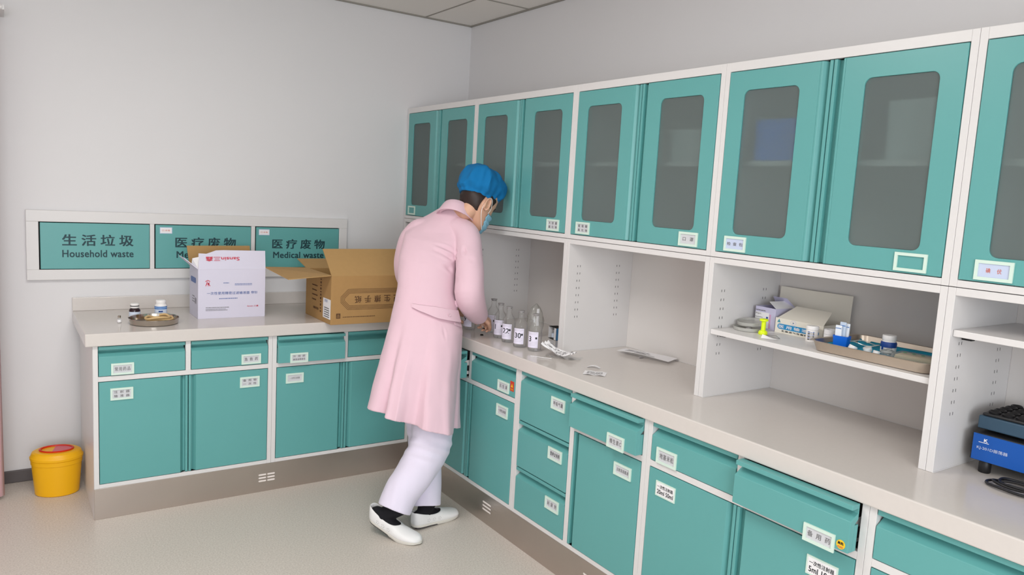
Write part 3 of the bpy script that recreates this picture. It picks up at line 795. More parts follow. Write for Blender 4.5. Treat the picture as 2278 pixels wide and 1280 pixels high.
arc = [radians(150 + 6*k) for k in range(17)]     # towards the open side of the room
def label_sheet(hand):
    b = MB(); R = .0319
    b.loft([[Vector((R*cos(a), R*sin(a), .018)) for a in arc], [Vector((R*cos(a), R*sin(a), .090)) for a in arc]], M['label_lilac'], False, False, closed=False)
    R = .0322
    for (a0, a1, z0, z1, mt_) in ((156, 240, .0835, .0843, 'ink_grey'), (156, 225, .078, .0786, 'ink_grey'), (222, 237, .058, .067, 'ink'), (180, 236, .044, .0445, 'ink_grey'), (170, 236, .037, .0375, 'ink_grey'), (170, 225, .030, .0305, 'ink_grey')):
        aa = [radians(a0 + (a1-a0)*k/6) for k in range(7)]
        b.loft([[Vector((R*cos(a), R*sin(a), z0)) for a in aa], [Vector((R*cos(a), R*sin(a), z1)) for a in aa]], M[mt_], False, False, closed=False)
    if hand:                              # handwritten figure wrapped on the label
        vs, fs, x0, y0, x1, y1 = text_mesh(hand, .012)
        H = .024; sc = H/(y1-y0)
        k = [((R+q*.00005)*cos(radians(166)+ (a-x0)*sc/R), (R+q*.00005)*sin(radians(166)+(a-x0)*sc/R), .046+(c-y0)*sc) for a, c, q in vs]
        b.add(k, fs, M['ink'])
    return b
lab = label_sheet('6').build('label', bot)
def copy_thing(o, loc, label, rotz=None):
    c = o.copy(); COL.objects.link(c); c.location = loc; c['label'] = label
    if rotz is not None: c.rotation_euler = (0, 0, rotz)
    for ch in list(o.children):
        k = ch.copy(); COL.objects.link(k); k.parent = c
        for g in list(ch.children):
            q = g.copy(); COL.objects.link(q); q.parent = k
    return c
spots = [(-.444, -1.106, '6', 'labelled glass infusion bottle next to the gloveless hand, first of the row of five'),
         (-.492, -1.243, '1', 'labelled glass infusion bottle between the hand-side one and the one marked 22'),
         (-.512, -1.347, '22', 'glass infusion bottle with 22 handwritten on its label, middle of the row'),
         (-.523, -1.462, '30', 'glass infusion bottle with 30 handwritten, in front of the upright clear pouch'),
         (-.508, -1.556, '3', 'glass infusion bottle at the end of the row beside the crumpled wrapper'),
         (-.520, -1.004, '9', 'glass infusion bottle half hidden between the pink coat and the forearm')]
for i, (x, y, hd, lb) in enumerate(spots):
    if i == 0: bot.location = (x, y, ZT+.0003); bot['label'] = lb; o = bot
    else:
        o = copy_thing(bot, (x, y, ZT+.0003), lb)
        for ch in list(o.children):
            if ch.name.startswith('label'):
                tmp = label_sheet(hd).build('label'); ch.data = tmp.data; bpy.data.objects.remove(tmp)
    o.rotation_euler = (0, 0, radians([14, 22, 16, 18, 14, 10][i]))

# upright clear pouch behind the bottles
def pouch(name, label, loc, w, d, h, m, seed, rotz=0, group=None, strip=None):
    rnd = random.Random(seed); t = thing(name, label, 'pouch', loc, rotz, group); b = MB(); rings = []
    for i in range(9):
        u = i/8; s = sin(pi*min(1, .12+u*.9))**.5 if u < .999 else .08
        ring = []
        for k in range(20):
            a = 2*pi*k/20
            ring.append(Vector((w/2*s*cos(a)*(1+rnd.uniform(-.08,.08)), d/2*s*sin(a)*(1+rnd.uniform(-.25,.25)), u*h + rnd.uniform(-.002,.002))))
        for p in ring: p.z = max(p.z, 0)
        rings.append(ring)
    b.loft(rings, m); b.build('film', t, smooth=.5)
    if strip:
        b = MB(); b.box(*strip, M['paper']); b.build('paper_strip', t)
    return t
pouch('clear_pouch', 'upright crumpled clear plastic pouch standing behind the glass infusion bottles', (-.30, -1.270, ZT+.0005), .09, .07, .165, M['film'], 3, 0, strip=(-.022, -.008, -.040, -.037, .06, .145))

# small opened carton with a vial, at the foot of the divider
t = thing('vial_carton', 'small opened carton holding a vial at the foot of the shelf divider', 'box', (-.235, -1.365, ZT+.0005), radians(-8))
b = MB(); w, d, h = .05, .075, .06; T = .0012
M['box_blue2'] = mat('carton_blue', (70, 130, 180), 0.5)
b.box(-w/2, -w/2+T, -d/2, -d/2+.02, 0, h, M['paper']); b.box(w/2-T, w/2, -d/2, d/2, 0, h, M['paper']); b.box(-w/2, w/2, -d/2, -d/2+T, 0, h, M['box_blue2']); b.box(-w/2, w/2, d/2-T, d/2, 0, h, M['paper'])
b.box(-w/2, w/2, -d/2, d/2, 0, T, M['dark']); b.box(-w/2, w/2, -d/2, d/2, h-T, h, M['dark']); b.build('body', t)
vial('glass_vial', 'clear glass vial with dark cap standing inside the small opened carton', 'vial', (-.243, -1.352, ZT+.0022), [('body', [(.001,0),(.010,0),(.010,.032),(.006,.036)], M['glass']), ('label', [(.0102,.005),(.0104,.005),(.0104,.026),(.0102,.026)], M['lab_pale']), ('cap', [(.001,.036),(.008,.036),(.008,.045),(.001,.045)], M['stopper'])])
t = thing('drug_carton', 'flat pale green printed carton beside the small opened vial carton', 'box', (-.16, -1.45, ZT+.0005), radians(4))
M['pale_green'] = mat('pale_green_card', (206, 214, 196), 0.6)
b = MB(); b.box(-.03, .03, -.045, .045, 0, .05, M['pale_green']); b.build('body', t, bevel=.001)
b = MB(); marks(b, [(.008, .008+.009*k, .07, .004, 1.5) for k in range(5)], (-.0302, .045, 0), (0,-1,0), (0,0,1), M['ink_grey']); b.build('print', t)

# wrappers and packets on the side worktop
def paper_sheet(name, label, cat, loc, rotz, w, l, fold, seed, mt_='paper', prints=(), ink='ink_grey', film=None, nx=14, ny=10):
    """a creased paper: fold(u, v) gives height, u and v in 0..1"""
    t = thing(name, label, cat, loc, rotz); rnd = random.Random(seed)
    def sheet(mt2, dz, rect=(0,0,1,1), n1=nx, n2=ny):
        b = MB(); vs = []; fs = []
        for j in range(n2+1):
            for i in range(n1+1):
                u = rect[0] + (rect[2]-rect[0])*i/n1; v = rect[1] + (rect[3]-rect[1])*j/n2
                dx, dy, z = fold(u, v); vs.append(((u-.5)*w+dx, (v-.5)*l+dy, max(.0004, z)+dz))
        for j in range(n2):
            for i in range(n1): k = j*(n1+1)+i; fs.append((k, k+1, k+n1+2, k+n1+1))
        b.add(vs, fs, mt2); return b
    sheet(M[mt_], 0).build('paper' if not film else 'backing', t, smooth=.9)
    if film: sheet(M['film'], .010).build('film', t, smooth=.9)
    if prints:
        bb = MB()
        for r in prints:
            q = sheet(M[ink], .0007, r, 4, 1); bb.add(q.v, q.f, M[ink])
        bb.build('print', t)
    return t
def PR(seed, n, u0=.08, u1=.92, v0=.1, v1=.9):
    rnd = random.Random(seed); out = []
    for k in range(n):
        v = v0 + (v1-v0)*k/n; a = u0
        while a < u1-.05:
            l = rnd.uniform(.08, .22); out.append((a, v, min(u1, a+l), v+(v1-v0)/n*.28)); a += l+.03
    return out
paper_sheet('syringe_wrapper', 'crumpled printed white wrapper lying beside the infusion bottles', 'wrapper', (-.476, -1.700, ZT+.0095), radians(-66), .15, .075,
            lambda u, v: (0, .012*sin(5*u), .036*abs(2*u-.95)**1.5*(1.25 if u < .5 else .35) + .010*sin(9*v+4*u)**2), 5, prints=PR(2, 6), ink='ink_grey')
paper_sheet('film_wrapper', 'torn clear film wrapper under the crumpled printed wrapper', 'wrapper', (-.478, -1.730, ZT+.0006), radians(-60), .16, .07,
            lambda u, v: (0, 0, .005*sin(8*u+3*v)**2 + .003*u*u), 6, mt_='film')
b = MB(); b.sheet((-.60,-1.655,ZT+.0025), (-.592,-1.665,ZT+.0025), (-.545,-1.735,ZT+.0025), (-.553,-1.725,ZT+.0025), .002, M['paper']); tag(b.build('paper_strip'), 'thin white peeled paper strip near the worktop front edge beside the crumpled wrapper', 'paper strip')
paper_sheet('swab_packet', 'small flat printed swab packet lying on the middle of the side worktop', 'packet', (-.535, -2.010, ZT+.0006), radians(-48), .09, .070,
            lambda u, v: (0, 0, .003*sin(6*u)**2), 8, prints=PR(4, 5, .15, .85, .2, .85), ink='ink_grey')
paper_sheet('swab_wrapper', 'tiny opened white wrapper flap lying just behind the flat swab packet', 'wrapper', (-.468, -1.925, ZT+.0006), radians(-50), .055, .024,
            lambda u, v: (0, 0, .008*sin(pi*u)), 9)
paper_sheet('syringe_packet', 'flat sealed packet with printed paper face by the back of the empty bay', 'packet', (-.092, -1.850, ZT+.008), radians(-76), .27, .085,
            lambda u, v: (0, 0, .003 + .004*sin(pi*u) + .002*sin(5*u+3*v)), 10, prints=PR(6, 5, .1, .55, .3, .8)+[(.30,.2,.7,.26)], ink='ink_grey')
b = MB(); b.tube([(-.148, -1.86, ZT+.0046), (-.126, -1.86, ZT+.0046)], .0045, M['stopper'], 10); tag(b.build('needle_sheath', smooth=.9), 'small grey needle sheath under the edge of the flat sealed packet', 'needle sheath')
b = MB(); b.lathe([(.001,0),(.008,0),(.009,.002),(.006,.005),(.001,.006)], M['dark'], segs=16); tag(b.build('rubber_stopper', loc=(-.545, -1.165, ZT+.0003), smooth=.7), 'small dark rubber stopper lying on the worktop under the hand', 'stopper')

# ------------------------------------------------------------------ things on the middle shelf
SZ = 1.105 + .0004
M['clear_plastic'] = glass('clear_grey_plastic', (242, 241, 238), 0.2, 1.2, 0.80, 0.38)
t = thing('clear_dish', 'round shallow clear plastic dish at the far end of the shelf with the steel tray', 'dish', (-.262, -2.520, SZ))
b = MB(); b.lathe([(.001,0),(.053,0),(.0545,.002),(.0545,.013),(.0530,.013),(.0525,.003),(.001,.002)], M['clear_plastic'], segs=40); b.build('base', t, smooth=.6)
b = MB(); b.lathe([(.009,.0032),(.0105,.0032),(.0105,.012),(.009,.012)], M['stopper'], segs=20); b.lathe([(.001,.004),(.006,.004),(.006,.010),(.001,.010)], M['dark'], segs=16); b.build('hub', t, smooth=.6)
b = MB(); b.lathe([(.001,0),(.050,0),(.050,.012),(.0485,.012),(.048,.002),(.001,.002)], M['clear_plastic'], segs=40)
o = b.build('clear_dish_cover', loc=(-.232, -2.506, SZ+.0135), smooth=.6); o.rotation_euler = (0, radians(-6), 0); o.location.z = SZ+.0195
tag(o, 'second clear plastic dish tilted behind the flat round clear dish on the shelf', 'dish')

M['neon'] = mat('neon_yellow', (226, 246, 20), 0.4, emit=None)
vial('needle_holder', 'neon yellow plastic spool-shaped holder on the shelf beside the clear dish', 'holder', (-.283, -2.598, SZ),
     [('base', [(.001,0),(.0155,0),(.016,.002),(.016,.007),(.0125,.013),(.0078,.014)], M['neon']), ('stem', [(.0078,.0141),(.0072,.030),(.0078,.046)], M['neon']), ('top', [(.0078,.0461),(.0145,.048),(.015,.050),(.015,.054),(.012,.0555),(.001,.0555)], M['neon'])])

t = thing('mask_box', 'opened small lilac-white carton on the shelf beside the white dressing box', 'box', (-.118, -2.522, SZ), radians(-3))
M['lilac'] = mat('lilac_carton', (204, 200, 226), 0.55); M['pinkish'] = mat('pink_print', (214, 160, 196), 0.55)
w, d, h = .11, .092, .080; T = .0015; b = MB()
b.box(-w/2, -w/2+T, -d/2, d/2, 0, h, M['lilac']); b.box(w/2-T, w/2, -d/2, d/2, 0, h, M['lilac']); b.box(-w/2+T, w/2-T, -d/2, -d/2+T, 0, h, M['lilac']); b.box(-w/2+T, w/2-T, d/2-T, d/2, 0, h, M['lilac']); b.box(-w/2+T, w/2-T, -d/2+T, d/2-T, 0, T, M['lilac'])
b.build('body', t)
b = MB(); b.sheet((-w/2+.004, -d/2+.002, h), (w/2-.004, -d/2+.002, h), (w/2-.01, -d/2+.040, h+.022), (-w/2+.01, -d/2+.040, h+.022), .001, M['paper']); b.build('flap', t)
b = MB(); b.sheet((w/2, -d/2+.002, h), (w/2, d/2-.002, h), (w/2-.030, d/2-.01, h+.035), (w/2-.030, -d/2+.02, h+.035), .001, M['lilac']); b.build('flap', t)
b = MB(); xf = -w/2 - .0004
b.box(xf-.0004, xf, -.018, d/2-.001, .004, .060, M['paper']); b.box(xf-.0003, xf, -.026, -.019, .004, .056, M['pinkish']); b.box(xf-.0008, xf-.0004, -.014, -.006, .034, .046, M['lab_navy'])
b.text('Prep I..', (xf-.0005, d/2-.004, .050), (0,-1,0), (0,0,1), .026, .007, M['ink_grey'], bold=.01)
marks(b, [(.003, .040, .035, .002, 2), (.003, .033, .03, .002, 2), (.003, .065, .045, .003, 2)], (xf-.0004, d/2, 0), (0,-1,0), (0,0,1), M['ink_grey']); b.build('print', t)

t = thing('dressing_box', 'white box with blue lettered band and raised lid on the shelf behind the tray', 'box', (-.110, -2.672, SZ))
M['ivory'] = mat('ivory_card', (232, 226, 214), 0.6); M['band_blue'] = mat('band_blue', (40, 140, 196), 0.5); M['teal_print'] = mat('teal_print', (70, 150, 168), 0.5)
x0, x1, y0, y1, h = -.080, .076, -.098, .094, .054; T = .0018; b = MB()
b.box(x0, x0+T, y0, y1, 0, h, M['ivory']); b.box(x1-T, x1, y0, y1, 0, h, M['ivory']); b.box(x0+T, x1-T, y0, y0+T, 0, h, M['ivory']); b.box(x0+T, x1-T, y1-T, y1, 0, h, M['ivory']); b.box(x0+T, x1-T, y0+T, y1-T, 0, T, M['ivory'])
b.build('body', t)
b = MB(); b.sheet((x1-.001, y0, h), (x1-.001, y1, h), (x1+.004, y1+.002, .150), (x1+.004, y0, .152), .0018, M['ivory'])
b.sheet((x1+.0005, y1, h-.01), (x1+.0005, y1+.105, h-.01), (x1+.005, y1+.105, .151), (x1+.005, y1+.002, .150), .0016, M['ivory']); b.build('lid', t)
b = MB(); b.sheet((x0+.002, y0+.003, h-.004), (x0+.002, y1-.003, h-.004), (x0+.075, y1-.030, h+.040), (x0+.075, y0+.02, h+.040), .0012, M['ivory']); b.build('tuck_flap', t)
b = MB(); xf = x0 - .0005
yy0, yy1, zc, r = -.083, .084, .0245, .0095
pts = [(xf, yy1-r+r*cos(radians(-90+18*k)), zc+r*sin(radians(-90+18*k))) for k in range(11)] + [(xf, yy0+r+r*cos(radians(90+18*k)), zc+r*sin(radians(90+18*k))) for k in range(11)]
b.add(pts, [tuple(range(len(pts)))], M['band_blue'])
b.text('医用输液贴', (xf-.0003, .078, zc-.0058), (0,-1,0), (0,0,1), .150, .0118, M['paper'], bold=.012, spacing=1.5)
b.text('无菌透气性敷料贴', (xf, .066, .006), (0,-1,0), (0,0,1), .122, .006, M['ink'], bold=.015, spacing=1.3)
b.add([(xf, .086, .038), (xf, .072, .038), (xf, .079, .051)], [(0,1,2)], M['teal_print'])
for k in range(14):
    a0, a1 = 2*pi*k/14, 2*pi*(k+1)/14; cy, cz = .020, .044
    b.add([(xf, cy+.012*cos(a), cz+.0085*sin(a)) for a in (a0, a1)] + [(xf, cy+.0105*cos(a), cz+.007*sin(a)) for a in (a1, a0)], [(0,1,2,3)], M['lilac'])
b.add([(xf, .023, .047), (xf, .016, .044), (xf, .022, .040)], [(0,1,2)], M['ink_blue']); b.build('print', t)

t = vial('printed_jar', 'white lidded jar with dark printed label between dressing box and blue cup', 'jar', (-.226, -2.752, SZ),
     [('body', [(.001,0),(.019,0),(.0195,.002),(.0195,.040),(.018,.042)], M['pp_white']), ('lid', [(.001,.0421),(.0205,.0421),(.021,.044),(.021,.053),(.019,.055),(.001,.055)], M['pp_white'])])
b = MB(); R = .0197
for k in range(6):
    for a0, a1 in ((170, 196), (200, 214), (220, 236)):
        aa = [radians(a0+(a1-a0)*i/4) for i in range(5)]; z = .008 + .005*k
        b.loft([[Vector((R*cos(a), R*sin(a), z)) for a in aa], [Vector((R*cos(a), R*sin(a), z+(.0032 if a0 != 200 else .0018))) for a in aa]], M['ink_blue' if k % 2 else 'ink'], False, False, closed=False)
b.build('print', t)
b = MB()
for k in range(3): b.lathe([(.012,.0002+.0165*k),(.020,.0002+.0165*k),(.020,.0160+.0165*k),(.012,.0160+.0165*k)], M['paper'], segs=28)
t = thing('tape_roll', 'stack of white tape rolls behind the printed jar', 'tape', (-.196, -2.800, SZ)); b.build('rolls', t, smooth=.6)
paper_sheet('gauze_scrap', 'small white folded paper scrap on the shelf before the neon spool', 'paper scrap', (-.335, -2.665, SZ), radians(-70), .05, .028, lambda u, v: (0, 0, .012*(1-abs(2*v-1))*(1-u)), 12)
t = thing('infusion_clip', 'thin grey wire clip lying beside the white paper scrap on the shelf', 'clip', (0,0,0))
b = MB(); b.tube([(-.300,-2.625,SZ+.002), (-.29,-2.66,SZ+.006), (-.305,-2.685,SZ+.002), (-.317,-2.65,SZ+.004), (-.311,-2.63,SZ+.002)], .0012, M['ink_grey'], 6); b.build('wire', t, smooth=1.0)

# steel tray and what lies in it ---------------------------------------------
t = thing('steel_tray', 'rectangular stainless steel tray lined with a teal cloth on the shelf', 'tray', (-.2225, -3.026, SZ), 0)
def rr(hx, hy, r, z, n=6):
    out = []
    for cx, cy, a0 in ((hx-r, hy-r, 0), (-hx+r, hy-r, 90), (-hx+r, -hy+r, 180), (hx-r, -hy+r, 270)):
        for k in range(n): an = radians(a0 + 90*k/(n-1)); out.append(Vector((cx+r*cos(an), cy+r*sin(an), z)))
    return out
b = MB(); b.loft([rr(.130,.178,.03,0), rr(.134,.182,.032,.002), rr(.142,.190,.034,.030), rr(.150,.198,.036,.0325), rr(.150,.198,.036,.0335), rr(.1405,.1885,.033,.0325), rr(.133,.181,.031,.0025), rr(.129,.177,.03,.0015)], M['tray_steel'])
b.build('pan', t, smooth=.8)
M['teal_cloth'] = mat('teal_cloth', (24, 146, 178), 0.85, noise_amt=.06, noise_scale=60, bump=.2, bump_scale=400)
def cloth_z(x, y):
    z = .0085 + .003*sin(18*x+9*y)**2
    ex = (abs(x) - .118)/.03; ey = (abs(y) - .165)/.03
    e = min(max(ex, ey, 0), 1)*(1 if abs(x) < .100 or abs(y) < .145 else .15); z += e*.018
    f = (y - (.085 + .9*(x-.02)));                              # a fold running across
    if -.02 < f < .012 and x > -.06: z += .014*(1-abs((f+.004)/.016)) if abs(f+.004) < .016 else 0
    return z
b = MB(); nx, ny = 34, 46; vs = []; fs = []
for j in range(ny+1):
    for i in range(nx+1):
        x = -.131 + .262*i/nx; y = -.178 + .356*j/ny
        kx = max(0, abs(x)-.100)/.031; ky = max(0, abs(y)-.145)/.033; kk = sqrt(kx*kx+ky*ky)
        if kx > 0 and ky > 0 and kk > .9: x = math.copysign(.100+.031*kx/kk*.9, x); y = math.copysign(.145+.033*ky/kk*.9, y)
        vs.append((x, y, cloth_z(x, y)))
for j in range(ny):
    for i in range(nx): k = j*(nx+1)+i; fs.append((k, k+1, k+nx+2, k+nx+1))
b.add(vs, fs, M['teal_cloth']); o = b.build('tray_cloth', loc=(-.2225, -3.026, SZ+.001), smooth=1.2)
sol = o.modifiers.new('thick', 'SOLIDIFY'); sol.thickness = .0015; sol.offset = 1
tag(o, 'teal disposable cloth lining the stainless steel tray', 'cloth')
CZ = SZ + .0146
M['cup_blue'] = mat('royal_blue_plastic', (20, 104, 214), 0.35)
t = thing('blue_cup', 'open royal blue plastic cup standing at the corner of the steel tray', 'cup', (-.262, -2.884, CZ+.001), radians(8))
b = MB(); b.loft([rr(.016,.022,.005,0), rr(.018,.0245,.006,.032), rr(.0168,.0233,.005,.032), rr(.015,.021,.005,.002)], M['cup_blue']); b.build('body', t, smooth=.6)
GP = 'white swab packets in the blue cup'
M['sachet'] = mat('white_sachet', (236, 240, 246), 0.35); M['sachet_grey'] = mat('pale_blue_sachet', (196, 210, 228), 0.3)
for (dx, dy, hh, tilt, tz, mm, lb) in ((-.0088, .007, .062, -3, 6, 'sachet', 'slim white packet standing at the tape-roll side of the blue cup'),
                             (.0, .001, .073, 2, 4, 'sachet_grey', 'tall pale packet standing in the middle of the blue cup'),
                             (.0088, -.005, .069, 5, 5, 'sachet', 'white packet leaning out of the blue cup with a blue line near its top')):
    t = thing('swab_packet', lb, 'packet', (-.262+dx, -2.884+dy, CZ+.004), radians(tz), GP)
    b = MB(); rings = []
    for k in range(6):
        u = k/5; th = .0024*sin(pi*min(.97, max(.06, u)))+.0005; off = tan_ = u*hh*math.tan(radians(tilt))*-.5
        rings.append([Vector((-th, off-.010, u*hh)), Vector((-th*1.3, off, u*hh)), Vector((-th, off+.010, u*hh)), Vector((th, off+.010, u*hh)), Vector((th*1.3, off, u*hh)), Vector((th, off-.010, u*hh))])
    b.loft(rings, M[mm]); b.build('sachet', t, smooth=1.0)
    b = MB(); o2 = hh*.84*math.tan(radians(tilt))*-.5; b.box(-.0036, -.0028, o2-.009, o2+.009, hh*.83, hh*.86, M['lab_blue']); b.build('print', t)
t = vial('medicine_tub', 'white tub with navy band standing in the steel tray', 'jar', (-.205, -3.008, CZ),
     [('body', [(.001,0),(.0215,0),(.0230,.002),(.0230,.030),(.0205,.034),(.0190,.036)], M['pp_white']), ('band', [(.0231,.017),(.0235,.017),(.0235,.029),(.0215,.034),(.0212,.034)], M['lab_navy']), ('lid', [(.001,.0361),(.0195,.0361),(.0203,.038),(.0203,.052),(.0195,.054),(.001,.0545)], M['pp_white'])])
b = MB(); R = .0233
for a0, a1, z0, z1, mm in ((150, 172, .008, .018, 'lab_navy'), (176, 236, .015, .0165, 'ink_grey'), (176, 236, .011, .0123, 'ink_grey'), (176, 225, .007, .0083, 'ink_grey')):
    aa = [radians(a0+(a1-a0)*i/6) for i in range(7)]
    b.loft([[Vector((R*cos(a), R*sin(a), z0)) for a in aa], [Vector((R*cos(a), R*sin(a), z1)) for a in aa]], M[mm], False, False, closed=False)
b.build('print', t)
GT = 'white tape and tubing pieces by the front of the tray'
for i, (x, y, r, hh, tl, lb) in enumerate(((-.318, -2.955, .013, .012, 20, 'white tape roll lying by the front rim of the tray, next to the blue cup'),
                                 (-.296, -2.995, .0125, .013, -15, 'white tape roll lying in the tray between blue cup and navy-banded tub'),
                                 (-.312, -3.030, .010, .010, 10, 'smallest white tape roll at the tray front before the navy-banded tub'))):
    t = thing('tape_roll', lb, 'tape', (x, y, CZ+.006), 0, GT)
    b = MB(); b.lathe([(.004,0),(r,0),(r,hh),(.004,hh)], M['pp_white'], segs=24); o = b.build('roll', t, smooth=.6); o.rotation_euler = (radians(tl*.6), radians(tl), 0)
b = MB(); pts = []
for k in range(70):
    a = k/69*2*pi*2.0; pts.append((-.285 + .026*cos(a), -2.975 + .045*sin(a), CZ+.027 + .003*sin(3*a)))
b.tube(pts, .0017, M['film'], 6); tag(b.build('infusion_tube', smooth=1.0), 'thin clear tubing coiled over the white tape rolls in the tray', 'tube')
M['pack_green'] = mat('green_print', (40, 140, 90), 0.5); M['pack_tan'] = mat('tan_gauze', (206, 190, 160), 0.7)
t = thing('gauze_pack', 'tan gauze pack in clear film with green print at the near end of the tray', 'packet', (-.275, -3.132, CZ), radians(4))
b = MB(); b.loft([rr(.026,.050,.008,0), rr(.030,.054,.01,.006), rr(.029,.052,.01,.016), rr(.020,.044,.008,.020)], M['pack_tan']); b.build('gauze', t, smooth=.8)
b = MB(); b.loft([rr(.031,.058,.008,.0), rr(.034,.063,.01,.008), rr(.033,.060,.01,.019), rr(.022,.050,.008,.0235)], M['film']); b.build('film', t, smooth=.5)
b = MB()
for k in range(3): b.lathe([(.001,0),(.0055,0),(.0055,.0003),(.001,.0003)], M['pack_green'], c=(-.008, .030-.026*k, .0238), segs=10)
b.build('print', t)
pouch('clear_pouch', 'crumpled clear film pouch lying in the tray beside the navy-banded tub', (-.268, -3.042, CZ), .045, .045, .020, M['film'], 9)

# ------------------------------------------------------------------ laboratory shaker
t = thing('laboratory_shaker', 'blue laboratory shaker with dark welled platform on the worktop under the end shelf', 'shaker', (-.268, -3.306, ZT), 0)
M['shaker_blue'] = mat('shaker_blue', (16, 84, 170), 0.4, noise_amt=.03, noise_scale=8); M['slate'] = mat('slate_blue_plastic', (52, 78, 98), 0.5); M['charcoal'] = mat('charcoal_plastic', (36, 36, 38), 0.5)
b = MB(); b.box(.0, .215, -.30, 0, .033, .112, M['charcoal']); b.build('body', t, bevel=.004)
b = MB(); b.box(-.0035, -.0002, -.296, -.006, .036, .1095, M['shaker_blue'])
b.text('KJ-201D振荡器', (-.0036, -.018, .066), (0,-1,0), (0,0,1), .078, .011, M['card_blue'], bold=.008)
b.text('K', (-.0036, -.034, .090), (0,-1,0), (0,0,1), .010, .009, M['paper'], bold=.03); b.box(-.0038, -.0035, -.047, -.021, .0865, .0880, M['paper']); b.build('front_panel', t, bevel=.0008)
b = MB(); b.box(.05, .17, -.25, -.05, .112, .122, M['black']); b.build('pivot', t)
b = MB(); b.box(.012, .205, -.30, -.006, .122, .158, M['slate']); pf = b.build('platform', t, bevel=.003)
b = MB(); b.box(.018, .199, -.294, -.012, .158, .166, M['charcoal'])
b.build('foam_mat', pf, bevel=.003)
b = MB()
for i in range(5):
    for j in range(8): b.lathe([(.008,.1661),(.0145,.1661),(.0155,.171),(.0125,.173),(.008,.1672)], M['black'], c=(.040+.034*i, -.034-.034*j, 0), segs=14)
b.build('well_rims', pf, smooth=.6)
for x, y in ((.02, -.035), (.02, -.265), (.195, -.035), (.195, -.265)):
    b = MB(); b.lathe([(.001,0),(.014,0),(.0155,.003),(.0155,.026),(.013,.0335),(.001,.0335)], M['black'], c=(x, y, 0), segs=20); b.build('foot', t, smooth=.6)
b = MB(); pts = []
for k in range(110):
    a = k/109*2*pi*2.6 + 1.2; s = k/109
    pts.append((-.335 + (.036+.006*sin(a*.5))*cos(a) + .030*s, -3.455 + (.062+.008*sin(.8*a))*sin(a) - .01*s, ZT + .005 + .009*s + .003*sin(1.7*a)**2))
pts += [(-.30, -3.56, ZT+.006), (-.22, -3.64, ZT+.005), (-.10, -3.66, ZT+.006), (-.055, -3.60, ZT+.02)]
b.tube(pts, .0038, M['black'], 8); tag(b.build('power_cable', smooth=1.0), 'black power cable coiled on the worktop before the blue shaker', 'cable')

# ------------------------------------------------------------------ the person (world coordinates)
RT = Vector((.8269, -.5623, 0)); FW = Vector((.5623, .8269, 0))      # across and along the body's line of sight from behind
# coat rings from hem to neck: one flank, other flank, half depth, rise of the back edge
COAT = [
    ((-1.112,-1.121,0.542), (-0.777,-1.364,0.462), 0.205, 0.045),
    ((-1.100,-1.121,0.598), (-0.774,-1.357,0.523), 0.200, 0.035),
    ((-1.087,-1.116,0.655), (-0.768,-1.345,0.588), 0.195, 0.030),
    ((-1.060,-1.113,0.758), (-0.761,-1.328,0.696), 0.180, 0.020),
    ((-1.029,-1.105,0.871), (-0.745,-1.310,0.811), 0.165, 0.010),
    ((-1.001,-1.088,0.951), (-0.728,-1.284,0.901), 0.150, 0.000),
    ((-0.973,-1.070,1.032), (-0.734,-1.241,0.992), 0.130, 0.000),
    ((-0.954,-1.050,1.093), (-0.735,-1.206,1.066), 0.118, 0.000),
    ((-0.938,-1.014,1.164), (-0.714,-1.172,1.141), 0.120, -0.010),
    ((-0.916,-0.982,1.236), (-0.689,-1.141,1.219), 0.128, -0.020),
    ((-0.889,-0.956,1.292), (-0.650,-1.121,1.287), 0.130, -0.030),
    ((-0.867,-0.933,1.341), (-0.607,-1.111,1.347), 0.122, -0.035),
    ((-0.836,-0.931,1.374), (-0.584,-1.102,1.391), 0.105, -0.035),
    ((-0.779,-0.959,1.410), (-0.595,-1.083,1.427), 0.088, -0.030),
    ((-0.723,-0.991,1.451), (-0.605,-1.072,1.455), 0.068, -0.025),
    ((-0.703,-0.996,1.480), (-0.606,-1.068,1.482), 0.058, -0.022),
]
LEG_R = [
    ((-0.849,-1.244,0.854), 0.095),
    ((-0.858,-1.277,0.671), 0.098),
    ((-0.886,-1.320,0.495), 0.092),
    ((-0.902,-1.337,0.396), 0.094),
    ((-0.963,-1.325,0.275), 0.088),
    ((-1.012,-1.317,0.185), 0.085),
    ((-1.047,-1.321,0.115), 0.083),
]
LEG_L = [
    ((-0.912,-1.127,0.857), 0.092),
    ((-0.899,-1.166,0.649), 0.092),
    ((-0.877,-1.208,0.473), 0.082),
    ((-0.869,-1.223,0.367), 0.080),
    ((-0.865,-1.231,0.248), 0.072),
    ((-0.866,-1.237,0.162), 0.068),
    ((-0.867,-1.249,0.082), 0.066),
]
SLEEVE_R = [((-.705,-1.034,1.366), .045), ((-.667,-1.091,1.367), .060), ((-.650,-1.150,1.337), .063), ((-.665,-1.206,1.264), .063), ((-.691,-1.263,1.168), .066), ((-.708,-1.294,1.092), .069), ((-.686,-1.280,1.039), .066), ((-.637,-1.235,.996), .058), ((-.577,-1.178,.953), .047)]
SLEEVE_L = [((-.755,-.988,1.362), .045), ((-.793,-.945,1.350), .058), ((-.820,-.915,1.307), .060), ((-.833,-.892,1.234), .058), ((-.833,-.880,1.152), .057), ((-.806,-.870,1.096), .057), ((-.724,-.863,1.034), .052), ((-.665,-.889,.980), .045), ((-.620,-.906,.950), .038)]
LEG_R[-2:] = [((-1.030,-1.326,.195), .080), ((-1.070,-1.334,.120), .077)]
LEG_L[-3:] = [((-.868,-1.246,.248), .072), ((-.874,-1.268,.162), .069), ((-.884,-1.292,.085), .068)]
M['skin'] = mat('skin', (214, 168, 142), 0.5, noise_amt=.04, noise_scale=25, subsurf=.15)
